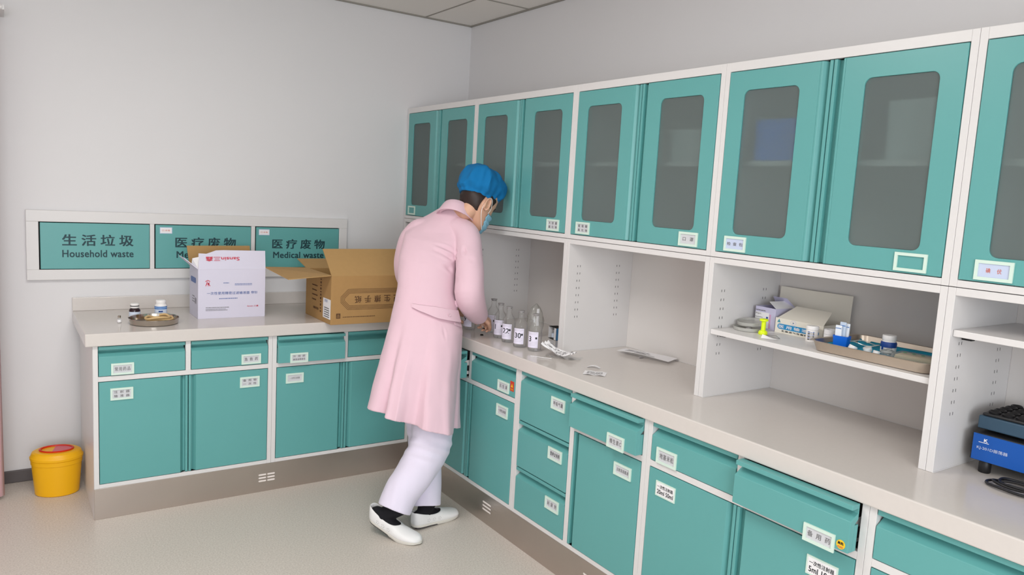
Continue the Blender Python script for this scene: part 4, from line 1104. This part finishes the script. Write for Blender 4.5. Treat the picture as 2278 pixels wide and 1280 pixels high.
M['coat'] = mat('pink_coat_cloth', (224, 190, 202), 0.85, noise_amt=.012, noise_scale=12, bump=.12, bump_scale=900, sheen=.2)
M['trouser'] = mat('pale_lilac_cloth', (228, 220, 238), 0.85, bump=.12, bump_scale=900, sheen=.2)
M['shoe'] = mat('white_leather', (234, 232, 232), 0.42, bump=.05, bump_scale=150)
M['sole'] = mat('white_rubber_sole', (222, 218, 210), 0.6)
M['sole_dark'] = mat('smoky_sole', (70, 66, 68), 0.25)
M['sock'] = mat('black_sock', (16, 14, 22), 0.9)
M['cap'] = mat('blue_nonwoven', (0, 112, 172), 0.9, noise_amt=.06, noise_scale=18, bump=.3, bump_scale=500)
M['hair'] = mat('dark_brown_hair', (44, 30, 26), 0.5, noise_amt=.3, noise_scale=120)
M['mask'] = mat('blue_mask_cloth', (132, 182, 204), 0.85, noise_amt=.08, noise_scale=60)
M['loop'] = mat('white_elastic', (246, 238, 234), 0.7)
M['eye_dark'] = mat('eye_dark', (30, 22, 20), 0.3)
M['eye_white'] = mat('eye_white', (226, 220, 214), 0.3)

def remeshed(b, name, mt, voxel, smooth_it, parent=None, fac=.5):
    o = b.build('tmp'); o.data.materials.clear()
    r = o.modifiers.new('r', 'REMESH'); r.mode = 'VOXEL'; r.voxel_size = voxel
    if smooth_it:
        s = o.modifiers.new('s', 'SMOOTH'); s.iterations = smooth_it; s.factor = fac
    bpy.context.view_layer.update()
    me = bpy.data.meshes.new_from_object(o.evaluated_get(bpy.context.evaluated_depsgraph_get()))
    old = o.data; bpy.data.objects.remove(o); bpy.data.meshes.remove(old)
    me.name = name; me.materials.clear(); me.materials.append(mt)
    for p in me.polygons: p.use_smooth = True; p.material_index = 0
    o = bpy.data.objects.new(name, me); COL.objects.link(o)
    if parent is not None: o.parent = parent
    return o

def limb(b, pts, mt, n=24, flat=1.0, inner=None):
    """a limb through centre points with a radius each; inner = depth of an open end"""
    P = [Vector(p) for p, r in pts]; R = [r for p, r in pts]
    # resample smoothly
    Q = []; S = []
    m = len(P)
    for i in range(m-1):
        p0, p1, p2, p3 = P[max(i-1,0)], P[i], P[i+1], P[min(i+2,m-1)]
        for k in range(5):
            t = k/5; t2, t3 = t*t, t*t*t
            Q.append(.5*((2*p1) + (p2-p0)*t + (2*p0-5*p1+4*p2-p3)*t2 + (3*p1-p0-3*p2+p3)*t3)); S.append(R[i]*(1-t)+R[i+1]*t)
    Q.append(P[-1]); S.append(R[-1])
    rings = []; up = None
    for i, p in enumerate(Q):
        t = (Q[min(i+1,len(Q)-1)] - Q[max(i-1,0)]).normalized()
        if up is None: up = (RT - t*RT.dot(t)).normalized()
        up = (up - t*up.dot(t)).normalized(); w = t.cross(up)
        rings.append([p + S[i]*(cos(2*pi*j/n)*up + flat*sin(2*pi*j/n)*w) for j in range(n)])
    if inner:
        end = rings[-1]; c = Q[-1]; t = (Q[-1]-Q[-3]).normalized()
        k = 1 - .010/S[-1]
        rings.append([c + (p-c)*k for p in end]); rings.append([c + (p-c)*k - t*inner for p in end])
    b.loft(rings, mt)
    return Q

# ---- head frame
hp, hyaw = radians(32), radians(15)
HX = Vector((cos(hp)*cos(hyaw), cos(hp)*sin(hyaw), -sin(hp))); HY = Vector((-sin(hyaw), cos(hyaw), 0)); HZ = HX.cross(HY)
HO = Vector((-.5705, -1.1075, 1.494))
def H(x, y, z): return HO + HX*x + HY*y + HZ*z
HEAD = [(-.120,.012,.076,.050), (-.113,.026,.084,.030), (-.100,.040,.088,.004), (-.082,.052,.089,-.020), (-.062,.060,.088,-.050), (-.040,.066,.088,-.072),
        (-.015,.071,.087,-.086), (.010,.074,.087,-.093), (.035,.076,.091,-.097), (.060,.076,.089,-.098), (.085,.070,.078,-.091), (.104,.054,.055,-.072), (.116,.026,.022,-.038)]
def head_profile(z):
    for a, c in zip(HEAD, HEAD[1:]):
        if a[0] <= z <= c[0]:
            t = (z-a[0])/(c[0]-a[0]); t = t
            return tuple(a[i]*(1-t)+c[i]*t for i in range(1, 4))
    return HEAD[0][1:] if z < HEAD[0][0] else HEAD[-1][1:]
def head_point(z, a, off=0.0):
    """a = 0 at the face, counted towards the left cheek"""
    w, xf, xb = head_profile(z); cx = (xf+xb)/2; L = (xf-xb)/2
    ca, sa = cos(a), sin(a); e = .86
    x = cx + (L+off)*math.copysign(abs(ca)**e, ca); y = (w+off)*math.copysign(abs(sa)**e, sa)
    if ca > 0:                                   # face relief
        g = lambda y0, z0, sy_, sz_: math.exp(-((y-y0)/sy_)**2 - ((z-z0)/sz_)**2)
        x += .022*g(0,-.036,.011,.016) + .011*g(0,-.012,.008,.022)          # nose
        x -= .009*(g(.032,.000,.014,.011) + g(-.032,.000,.014,.011))        # eye sockets
        x += .005*g(0,.026,.05,.010) + .005*g(0,-.070,.022,.008) + .006*g(0,-.106,.02,.012)
    return H(x, y, z)
b = MB(); SK = M['skin']
zs = [-.120 + .236*k/44 for k in range(45)]
b.loft([[head_point(z, 2*pi*j/48) for j in range(48)] for z in zs], SK)
for s in (1, -1):                                # ears
    rim = []
    for k in range(12):
        a = radians(-60 + 300*k/11)
        rim.append(H(-.020 - .016*cos(a), s*(.078 + .010*(1 if 0 < k < 11 else .2)), -.013 + .031*sin(a)))
    b.tube(rim, [.005]+[.0055]*10+[.006], SK, 10)
    b.lathe([(.001,-.026),(.010,-.023),(.015,-.010),(.017,.004),(.014,.018),(.007,.027),(.001,.028)], SK, segs=16, sx=.9, sy=.55, X=Matrix(((HX.x, HY.x, HZ.x, H(-.018, s*.074, -.015).x), (HX.y, HY.y, HZ.y, H(-.018, s*.074, -.015).y), (HX.z, HY.z, HZ.z, H(-.018, s*.074, -.015).z), (0,0,0,1))))
neck0 = Vector((-.672, -1.060, 1.36)); neck1 = Vector((-.648, -1.060, 1.452))
limb(b, [(tuple(neck0), .050), (tuple(neck1), .046), (tuple(H(-.034, 0, -.066)), .041), (tuple(H(-.030, 0, .0)), .050)], SK)
# trunk inside the coat, arms and legs
def trunk_ring(L, R, d, zt, k, n=32):
    L, R = Vector(L), Vector(R); c = (L+R)/2; hv = (R-L)/2*k; dv = (FW*d - Vector((0,0,zt)))*k
    return [c + hv*cos(2*pi*j/n) + dv*sin(2*pi*j/n) for j in range(n)]
b.loft([trunk_ring(L, R, d, zt, .78 if i > 4 else .7) for i, (L, R, d, zt) in enumerate(COAT) if 4 <= i <= 13], SK)
limb(b, [(p, r*.62) for p, r in SLEEVE_R[:-1]] + [((-.590,-1.188,.960), .028), ((-.572,-1.175,.951), .026)], SK, 20)
limb(b, [(p, r*.62) for p, r in SLEEVE_L[:-2]] + [((-.66,-.895,.975), .031), ((-.614,-.909,.944), .027), ((-.597,-.912,.940), .026)], SK, 20)
for leg in (LEG_R, LEG_L): limb(b, [(p, r*(.80 if i < 3 else .58 if i < len(leg)-1 else .36)) for i, (p, r) in enumerate(leg)], SK, 20)

# ---- hands: palm, four bent fingers and a thumb
def hand(b, wrist, f, back, side_, curl, thumb, k=.95):
    """f towards the knuckles, back out of the back of the hand, side_ = +1 when the thumb lies along f x back"""
    W0 = Vector(wrist); f = Vector(f).normalized(); bk = Vector(back); bk = (bk - f*bk.dot(f)).normalized(); s = f.cross(bk)*side_
    secs = [(-.012, .024, .018), (.012, .030, .017), (.040, .038, .015), (.066, .041, .0135), (.080, .038, .010)]
    b.loft([[W0 + f*(u*k) + s*(hw*k*math.copysign(abs(cos(2*pi*j/20))**.8, cos(2*pi*j/20))) + bk*(ht*k*math.copysign(abs(sin(2*pi*j/20))**.8, sin(2*pi*j/20))) for j in range(20)] for u, hw, ht in secs], SK)
    for i, (o, ls, r) in enumerate(((.030, (.043,.026,.021), .0082), (.0105, (.047,.030,.022), .0086), (-.0095, (.044,.028,.022), .0081), (-.0285, (.035,.021,.019), .0070))):
        p = W0 + f*(.074*k) + s*(o*k); d = f.copy(); pts = [p - f*.015, p]; an = 0
        for l, c in zip(ls, curl[i]):
            an += radians(c); d = f*cos(an) - bk*sin(an) + s*(.08*o/.03)
            d.normalize(); p = p + d*(l*k); pts.append(p)
        rr_ = [r*1.05, r*1.1, r*1.03, r*.95, r*.72]
        fine = []; fr = []
        for q in range(len(pts)-1):
            for t in (0, .5): fine.append(pts[q].lerp(pts[q+1], t)); fr.append(rr_[q]*(1-t)+rr_[q+1]*t)
        fine.append(pts[-1]); fr.append(rr_[-1]); fine.append(pts[-1] + d*.004); fr.append(rr_[-1]*.5)
        b.tube(fine, fr, SK, 12)
    p = W0 + f*(.016*k) + s*(.022*k) - bk*.004; pts = [p]
    for (a1, a2, a3, l) in thumb:
        d = (f*a1 + s*a2 - bk*a3).normalized(); p = p + d*(l*k); pts.append(p)
    b.tube(pts + [pts[-1] + d*.005], [.0125, .0115, .0100, .0085, .0045][:len(pts)+1], SK, 12)
hand(b, (-.572, -1.175, .951), (.80, .50, -.30), (-.12, -.35, 1.0), 1, ((42,66,46), (44,70,48), (48,72,48), (52,72,46)), ((.7,.75,.35,.040), (.85,.1,.55,.032), (.8,-.2,.6,.024)), .92)
hand(b, (-.597, -.912, .940), (.97, -.08, -.02), (.05, 1.0, .25), -1, ((16,44,30), (14,44,30), (14,42,30), (16,40,28)), ((.55,.62,.55,.040), (.7,.1,.75,.032), (.5,-.1,.9,.024)), .92)
# feet inside the shoes
def foot(b, heel, d, lift, k=.23):
    h = Vector((heel[0], heel[1], 0)); d = Vector((d[0], d[1], 0)).normalized(); s = Vector((-d.y, d.x, 0)); rings = []
    for u, hw, z0, z1 in ((.012,.010,.022,.044), (.06,.020,.020,.056), (.12,.022,.020,.044), (.18,.027,.020,.038), (.22,.020,.020,.030), (.235,.008,.020,.026)):
        dz = max(0, .17-u)*lift
        rings.append([h + d*(u+.006) + s*(hw*cos(2*pi*j/16)) + Vector((0,0,dz+(z0+z1)/2+(z1-z0)/2*sin(2*pi*j/16))) for j in range(16)])
    b.loft(rings, SK)
    a = h + d*.058 + Vector((0,0,.055+.11*lift)); return a
HR, DR, LR = (-1.140, -1.248), (.52, -.854), .33
HLf, DL, LLf = (-.967, -1.322), (.985, .175), .04
aR = foot(b, HR, DR, LR); aL = foot(b, HLf, DL, LLf)
limb(b, [(tuple(aR), .024), (tuple(aR*.5 + Vector(LEG_R[-1][0])*.5), .025), (LEG_R[-1][0], .030), (LEG_R[-2][0], .040)], SK, 16)
limb(b, [(tuple(aL), .024), (tuple(aL*.5 + Vector(LEG_L[-1][0])*.5), .025), (LEG_L[-1][0], .030), (LEG_L[-2][0], .036)], SK, 16)
person = remeshed(b, 'person', SK, .0034, 3, fac=.4)
tag(person, 'standing person in pink coat and blue cap bending over the side worktop, seen from behind', 'person')

# ---- coat
def fold(th, g):
    """folds of the skirt: th runs round the ring, g is 1 at the hem and 0 at the hips"""
    st = lambda c, w: 1/(1+math.exp(-(th-c)/w))
    f = -.020 + .030*math.sin((th-3.14)*2.6)*(1-st(4.0,.05)) - .014*math.exp(-((th-4.12)/.06)**2)
    f += .034*st(4.22,.025)*(1-st(4.90,.03)) - .050*st(4.22,.025)*(1-st(4.90,.03))*max(0, (th-4.30)/.60) + .018*math.exp(-((th-4.52)/.08)**2)
    f += .042*st(4.93,.03)*(1-st(5.9,.15)) + .010*math.exp(-((th-5.5)/.12)**2)
    if th < pi: f = .012*sin(7*th)
    return g*f*1.35
def hem_drop(th):
    st = lambda c, w: 1/(1+math.exp(-(th-c)/w))
    return -(.014*st(4.22,.02) + .008*st(4.93,.02))*(1-st(6.0,.1)) if th > pi else 0
def coat_ring(i, k=1.0, off=0.0, n=96):
    f = min(max(i, 0), len(COAT)-1); a = int(min(f, len(COAT)-2)); t = f - a
    L = Vector(COAT[a][0]).lerp(Vector(COAT[a+1][0]), t); R = Vector(COAT[a][1]).lerp(Vector(COAT[a+1][1]), t)
    d = COAT[a][2]*(1-t) + COAT[a+1][2]*t; zt = COAT[a][3]*(1-t) + COAT[a+1][3]*t
    c = (L+R)/2; hv = (R-L)/2; dv = FW*d - Vector((0,0,zt))
    g = max(0, 1 - f/5.5)**1.2; out = []
    for j in range(n):
        th = 2*pi*j/n; e = .90
        cc, ss = cos(th), sin(th)
        rad = 1 + fold(th, g)/.2 + off/.18
        p = c + (hv*math.copysign(abs(cc)**e, cc) + dv*math.copysign(abs(ss)**e, ss))*(k*rad)
        p.z += g*g*hem_drop(th)
        out.append(p)
    return out
b = MB()
rings = [coat_ring(q/3.0) for q in range(0, 3*(len(COAT)-1)+1)]
inner = [[p + ((sum((q for q in r), Vector())/len(r)) - p).normalized()*.013 for p in r] for r in rings[:12]]
b.loft(inner[::-1] + rings, M['coat'])
limb(b, SLEEVE_R, M['coat'], 32, inner=.03); limb(b, SLEEVE_L, M['coat'], 32, inner=.03)
coat = remeshed(b, 'coat', M['coat'], .0038, 9, person)

# creases: (from, to, half width, depth)
CRE = [((-.845,-1.125,1.315), (-.690,-1.215,1.245), .008, .007), ((-.830,-1.145,1.275), (-.690,-1.230,1.205), .009, .007), ((-.880,-1.120,1.235), (-.715,-1.240,1.165), .010, .006),
       ((-.905,-1.10,1.18), (-.78,-1.215,1.09), .011, .005), ((-.780,-1.260,1.105), (-.675,-1.345,1.070), .009, .007), ((-.775,-1.265,1.140), (-.690,-1.335,1.120), .009, .005), ((-.755,-1.260,1.065), (-.650,-1.300,1.010), .009, .007),
       ((-.930,-1.06,1.06), (-.985,-1.12,.86), .012, .005), ((-1.00,-1.16,.82), (-1.03,-1.22,.62), .014, .007), ((-.735,-1.225,1.335), (-.695,-1.275,1.20), .008, .006), ((-.71,-1.29,1.25), (-.66,-1.28,1.17), .012, .004),
       ((-.985,-1.215,.95), (-1.005,-1.300,.60), .007, .006), ((-.86,-1.33,1.0), (-.865,-1.42,.56), .006, .004), ((-.88,-1.15,1.33), (-.93,-1.20,1.05), .006, .003)]
def seg_d(p, a, c):
    ab = c - a; t = max(0, min(1, (p-a).dot(ab)/ab.length_squared)); return (p - (a + ab*t)).length, t
me = coat.data; nrm = [v.normal.copy() for v in me.vertices]
cre = [(Vector(a), Vector(c), w, d) for a, c, w, d in CRE]
for v, n_ in zip(me.vertices, nrm):
    p = v.co; d = 0
    d += .0030*noise.noise(Vector((p.x*9, p.y*9, p.z*4.5))) + .0016*noise.noise(Vector((p.x*24+5, p.y*24, p.z*13)))
    for a, c, w, dp in cre:
        if abs(p.z-(a.z+c.z)/2) < .2:
            q, t = seg_d(p, a, c)
            if q < .09:
                e = q/w; d += -dp*math.exp(-e*e)*sin(pi*min(max(t,.0),1.0))**.7 + dp*.30*math.exp(-((e-2.0)/.8)**2)*sin(pi*t)
    v.co = p + n_*d
me.update()

# collar, half belt, button, pocket edge
b = MB(); NC = Vector((-.655, -1.062, 1.470)); NA = Vector((.42, .25, .87)).normalized()
U = (RT - NA*RT.dot(NA)).normalized(); V_ = NA.cross(U)
def cr(a, r, z): return NC + U*(r*cos(a)) + V_*(r*.92*sin(a)) + NA*z
angs = [radians(-228 + 276*k/48) for k in range(49)]
ring_defs = [(.071,-.045), (.069,-.02), (.066,.002), (.0675,.0085), (.072,.006), (.080,-.016), (.092,-.050), (.0915,-.056), (.083,-.044), (.072,-.050)]
b.loft([[cr(a, r + .004*sin(3*a), z) for r, z in ring_defs] for a in angs], M['coat']); b.build('collar', coat, smooth=.9)

def surf(i, th, off):
    """point on the coat's own ring i (fractional) at angle th, off metres outside it"""
    r = coat_ring(i, 1.0, 0, 192); p = r[int(round(th/(2*pi)*192)) % 192]; c = sum(r, Vector())/192
    n_ = (p - c); n_.z = 0; return p + n_.normalized()*off
b = MB(); N = 24; up_, lo_, up2, lo2 = [], [], [], []
for k in range(N+1):
    t = k/N; th = 4.42 + 1.60*t
    mid = 6.12 - .30*t; hw = .10 + .19*min(1, t/.40)
    up_.append(surf(mid+hw, th, .013 + .006*sin(pi*t))); lo_.append(surf(mid-hw, th, .015 + .004*sin(pi*t)))
    up2.append(surf(mid+hw, th, -.012)); lo2.append(surf(mid-hw, th, -.012))
b.loft([[a, c, d, e] for a, c, d, e in zip(up_, lo_, lo2, up2)], M['coat']); b.build('half_belt', coat, smooth=.7)
b = MB(); q = surf(5.90, 5.42, .0215); nn = (q - Vector((-.845, -1.128, q.z))).normalized()
X = nn.to_track_quat('Z', 'Y').to_matrix().to_4x4(); X.translation = q
b.lathe([(.001,0),(.0075,0),(.008,.0012),(.0075,.003),(.004,.0024),(.001,.0024)], M['coat'], segs=20, X=X); b.build('button', coat, smooth=.6)
b = MB(); a0 = [surf(5.55-.02*k, 5.72+.05*k, .006) for k in range(10)]; a1 = [surf(5.43-.02*k, 5.72+.05*k, .006) for k in range(10)]; a2 = [surf(5.43-.02*k, 5.72+.05*k, -.004) for k in range(10)]; a3 = [surf(5.55-.02*k, 5.72+.05*k, -.004) for k in range(10)]
b.loft([[a, c, d, e] for a, c, d, e in zip(a0, a1, a2, a3)], M['coat']); b.build('pocket_welt', coat, smooth=.7)

# ---- trousers
b = MB(); T_ = M['trouser']
limb(b, LEG_R, T_, 36, inner=.04); limb(b, LEG_L, T_, 36, inner=.04)
tr = remeshed(b, 'trousers', T_, .0042, 6, person)
me = tr.data; nrm = [v.normal.copy() for v in me.vertices]
for v, n_ in zip(me.vertices, nrm):
    p = v.co; d = .004*noise.noise(Vector((p.x*10+3, p.y*10, p.z*6))) + .002*noise.noise(Vector((p.x*26, p.y*26, p.z*12)))
    k = math.exp(-((p.z-.40)/.055)**2); d += k*.0022*sin(p.z*120 + 60*p.x + 30*p.y)
    v.co = p + n_*d
me.update()

# ---- shoes and socks
def shoe(heel, d, lift, label):
    h = Vector((heel[0], heel[1], 0)); d = Vector((d[0], d[1], 0)).normalized(); s = Vector((-d.y, d.x, 0))
    def P(u, y, z): return h + d*u + s*y + Vector((0, 0, z + max(0, .165-u)*lift))
    # u, half width, rim height, opening (1 open .. 0 closed)
    S = [(.000,.012,.072,.9), (.006,.022,.074,.95), (.020,.030,.070,1), (.045,.033,.062,1), (.080,.034,.054,1), (.115,.037,.052,.95), (.140,.040,.056,.72), (.150,.041,.060,.42), (.158,.042,.061,.0), (.180,.044,.055,0), (.205,.043,.047,0), (.226,.040,.043,0), (.244,.033,.038,0), (.256,.021,.032,0), (.262,.008,.025,0)]
    b = MB(); rings = []
    for u, w, hh, o in S:
        half = [(w*.86*o, hh), (w*(.86*o*.3+.80*.7) if o < .5 else w*.94, hh*.90), (w*1.02, hh*.66), (w*1.04, hh*.42), (w*1.0, .016), (w*.8, .0135)]
        rings.append([P(u, y, z) for y, z in half] + [P(u, -y, z) for y, z in half[::-1]])
    b.loft(rings, M['shoe'], True, True, closed=False)
    up = b.build('shoe', person, smooth=1.0); up['label'] = label
    bm = bmesh.new(); bm.from_mesh(up.data); bmesh.ops.remove_doubles(bm, verts=bm.verts, dist=.0004); bm.to_mesh(up.data); bm.free()
    m1 = up.modifiers.new('sub', 'SUBSURF'); m1.levels = 1; m1.render_levels = 2
    m2 = up.modifiers.new('thick', 'SOLIDIFY'); m2.thickness = .0022; m2.offset = 1
    # sole: white, with a smoky heel cushion
    for nm, mt_, u0, u1, z0, z1, grow in (('sole', M['sole'], -.002, .266, .006, .017, 1.06), ('heel_cushion', M['sole_dark'], .004, .120, .0, .0062, .98), ('sole', M['sole'], .115, .258, .0005, .0062, .98)):
        b = MB(); rs = []
        for k in range(22):
            u = u0 + (u1-u0)*k/21; w = 0
            for a, c in zip(S, S[1:]):
                if a[0] <= min(max(u, 0), .262) <= c[0]: q = (min(max(u,0),.262)-a[0])/(c[0]-a[0]); w = a[1]*(1-q)+c[1]*q
            w = w*grow
            zb = z0 + (.004*max(0, (u-.19)/.06)**2 if z0 < .001 else 0)
            rs.append([P(u, -w, z1), P(u, -w*1.01, (zb+z1)/2), P(u, -w*.96, zb), P(u, w*.96, zb), P(u, w*1.01, (zb+z1)/2), P(u, w, z1)])
        b.loft(rs, mt_); b.build(nm, up, smooth=.9)
    b = MB()      # punched holes in flower patterns along both flanks and on the vamp
    for sg in (1, -1):
        for u0 in (.062, .092, .122):
            for k in range(5):
                a = 2*pi*k/5; u = u0 + .0065*cos(a); z = .036 + .0065*sin(a)
                w = .037 + .006*(u-.06)/.08
                c = P(u, sg*(w*1.04+.0024), z)
                b.lathe([(.0001,0),(.0012,0)], M['dark'], c=(0,0,0), segs=6, X=Matrix.Translation(c) @ (s*sg).to_track_quat('Z', 'Y').to_matrix().to_4x4())
    b.build('punched_holes', up)
    b = MB(); rs = []
    for u, w, z1 in ((.006,.016,.060), (.025,.027,.075), (.06,.031,.085), (.10,.033,.070), (.135,.034,.060), (.152,.030,.052), (.165,.02,.046)):
        rs.append([P(u, w*cos(2*pi*j/20), .018 + (z1-.018)/2 + (z1-.018)/2*sin(2*pi*j/20)) for j in range(20)])
    b.loft(rs, M['sock'])
    return b, P
for (heel, d, lift, leg, lb) in ((HR, DR, LR, LEG_R, 'white slip-on nursing shoe with its heel raised'), (HLf, DL, LLf, LEG_L, 'white slip-on nursing shoe flat on the floor')):
    b, P = shoe(heel, d, lift, lb)
    e = Vector(leg[-1][0]); a = P(.062, 0, .050)
    limb(b, [(tuple(a), .036), (tuple(a.lerp(e, .5)), .036), (tuple(e), .040), (tuple(e + (e-a).normalized()*.03), .043)], M['sock'], 20)
    remeshed(b, 'sock', M['sock'], .004, 3, person)

# ---- cap, hair, mask, eyes
cp = radians(24)
CX = Vector((cos(cp)*cos(hyaw), cos(cp)*sin(hyaw), -sin(cp))); CZ_ = CX.cross(HY); CC = Vector((-.5685, -1.098, 1.519))
prof = [(.096,.080,-.002), (.104,.087,-.005), (.108,.091,.003), (.105,.089,.011), (.117,.103,.022), (.126,.114,.040), (.130,.117,.062), (.128,.114,.084), (.121,.106,.105), (.106,.092,.125), (.081,.070,.141), (.048,.041,.150), (.015,.012,.154)]
b = MB(); rings = []
for i, (rx, ry, z) in enumerate(prof):
    ring = []
    for j in range(72):
        a = 2*pi*j/72
        g = .0035*sin(36*a/2)*(1 if i in (2, 3, 4) else .25 if i == 5 else 0)
        e_ = 1 - .16*min(1, max(0, i-3)/4)
        p = CC + CX*(.955*(rx+g)*math.copysign(abs(cos(a))**e_, cos(a))) + HY*(.955*(ry+g)*math.copysign(abs(sin(a))**e_, sin(a))) + CZ_*z
        back = max(0, -cos(a)); p -= CX*(.006*back*min(1, i/5)); p += CZ_*(.012*max(0, -cos(a))*(1 if i > 6 else 0))
        q = Vector((p.x, p.y, p.z)); d = .008*noise.noise(Vector((q.x*10+2, q.y*10, q.z*10)))
        for fq, am, o_ in ((11, .016, 3.0), (21, .009, 7.0)):          # crumpled ridges
            r_ = 1 - abs(noise.noise(Vector((q.x*fq+o_, q.y*fq+2*o_, q.z*fq*.8)))); d += am*(max(0, r_-.72)/.28)**1.5 - am*.3
        n_ = (p - CC - CZ_*.06).normalized()
        if i > 3: p = p + n_*d
        ring.append(p)
    rings.append(ring)
b.loft(rings, M['cap'], False, True); o = b.build('surgical_cap', person, smooth=1.2); s_ = o.modifiers.new('sub', 'SUBSURF'); s_.levels = 1; s_.render_levels = 1
b = MB(); rs = []
for k in range(14):                                # hair shell between cap rim and hairline
    row = []
    for j in range(128):
        a = 2*pi*j/128; back = -cos(a); lo = .05
        kp = ((-1.0,.050), (-.40,.050), (-.28,.010), (-.18,-.018), (-.08,.008), (.0,.022), (.30,.022), (.60,-.058), (1.0,-.062))
        for (b0, l0), (b1, l1) in zip(kp, kp[1:]):
            if b0 <= back <= b1: lo = l0 + (l1-l0)*(back-b0)/(b1-b0)
        z = lo + (.080-lo)*k/13
        zf = .010 if back > .06 else .034
        st = (.0014 if z < .0 else .0003)*sin(a*60 + 8*z/.05)
        row.append(head_point(z, a, (.0050 + .006*max(0, back-.5)*2)*(1 - min(1, max(0, z-zf)/.018)) - .003*min(1, max(0, z-zf)/.018) + (st if k > 0 else -.004)))
    rs.append(row)
b.loft(rs, M['hair'], False, False); b.build('hair', person, smooth=1.2)
b = MB(); rs = []
for k in range(25):
    z = -.128 + .098*k/24; row = []
    for j in range(41):
        t = j/40*2-1; a = t*1.52*(1-.12*abs(k/24-.5)); pl = .0028*sin(k/24*pi*7)
        zz = z + .012*abs(t)**1.5*(1 if k < 12 else -.6)
        row.append(head_point(max(-.119, min(zz, .0)), a, .0065 + pl + (.004*(1-abs(t)))) - HZ*(max(0, -.119-zz)))
    rs.append(row)
b.loft(rs, M['mask'], False, False, closed=False); mk = b.build('face_mask', person, smooth=1.2); s_ = mk.modifiers.new('thick', 'SOLIDIFY'); s_.thickness = .0015
for s in (1, -1):
    top = head_point(-.040, s*1.48, .009); bot = head_point(-.108, s*1.46, .009)
    b = MB(); b.smooth_tube([top, H(.020, s*.080, -.018), H(.006, s*.082, .018), H(-.012, s*.084, .026), H(-.030, s*.085, .012), H(-.034, s*.081, -.020), H(-.020, s*.072, -.060), bot], .0017, M['loop'], 8); b.build('ear_loop', mk, smooth=1.0)
for s in (1, -1):
    b = MB(); c = head_point(.0, s*.40, -.004)
    b.lathe([(.001,-.0115),(.006,-.0098),(.010,-.005),(.0115,0),(.010,.005),(.006,.0098),(.001,.0115)], M['eye_white'], c=tuple(c), segs=16); ey = b.build('eye', person, smooth=1.2)
    b = MB(); pts = [head_point(.002 + .004*cos(pi*(k/6-.5)), s*(.22+.36*k/6), .0022) for k in range(7)]; b.tube(pts, .0018, M['eye_dark'], 6); b.build('eyelashes', ey, smooth=1.0)
    b = MB(); pts = [head_point(.021 + .004*sin(pi*k/6), s*(.16+.48*k/6), .002) for k in range(7)]; b.tube(pts, [.0015,.003,.0034,.0034,.003,.0022,.001], M['hair'], 6); b.build('eyebrow', person, smooth=1.0)

# small vial held by the right hand
t = vial('glass_vial', 'small dark-capped vial held under the gloveless hand over the worktop', 'vial', (0,0,0), [('body', [(.001,0),(.008,0),(.008,.024),(.005,.028)], M['glass']), ('cap', [(.001,.028),(.0065,.028),(.0065,.036),(.001,.036)], M['dark'])])
t.matrix_world = Matrix.Translation((-.530, -1.130, .905)) @ Matrix.Rotation(radians(160), 4, 'Y') @ Matrix.Rotation(radians(15), 4, 'X')
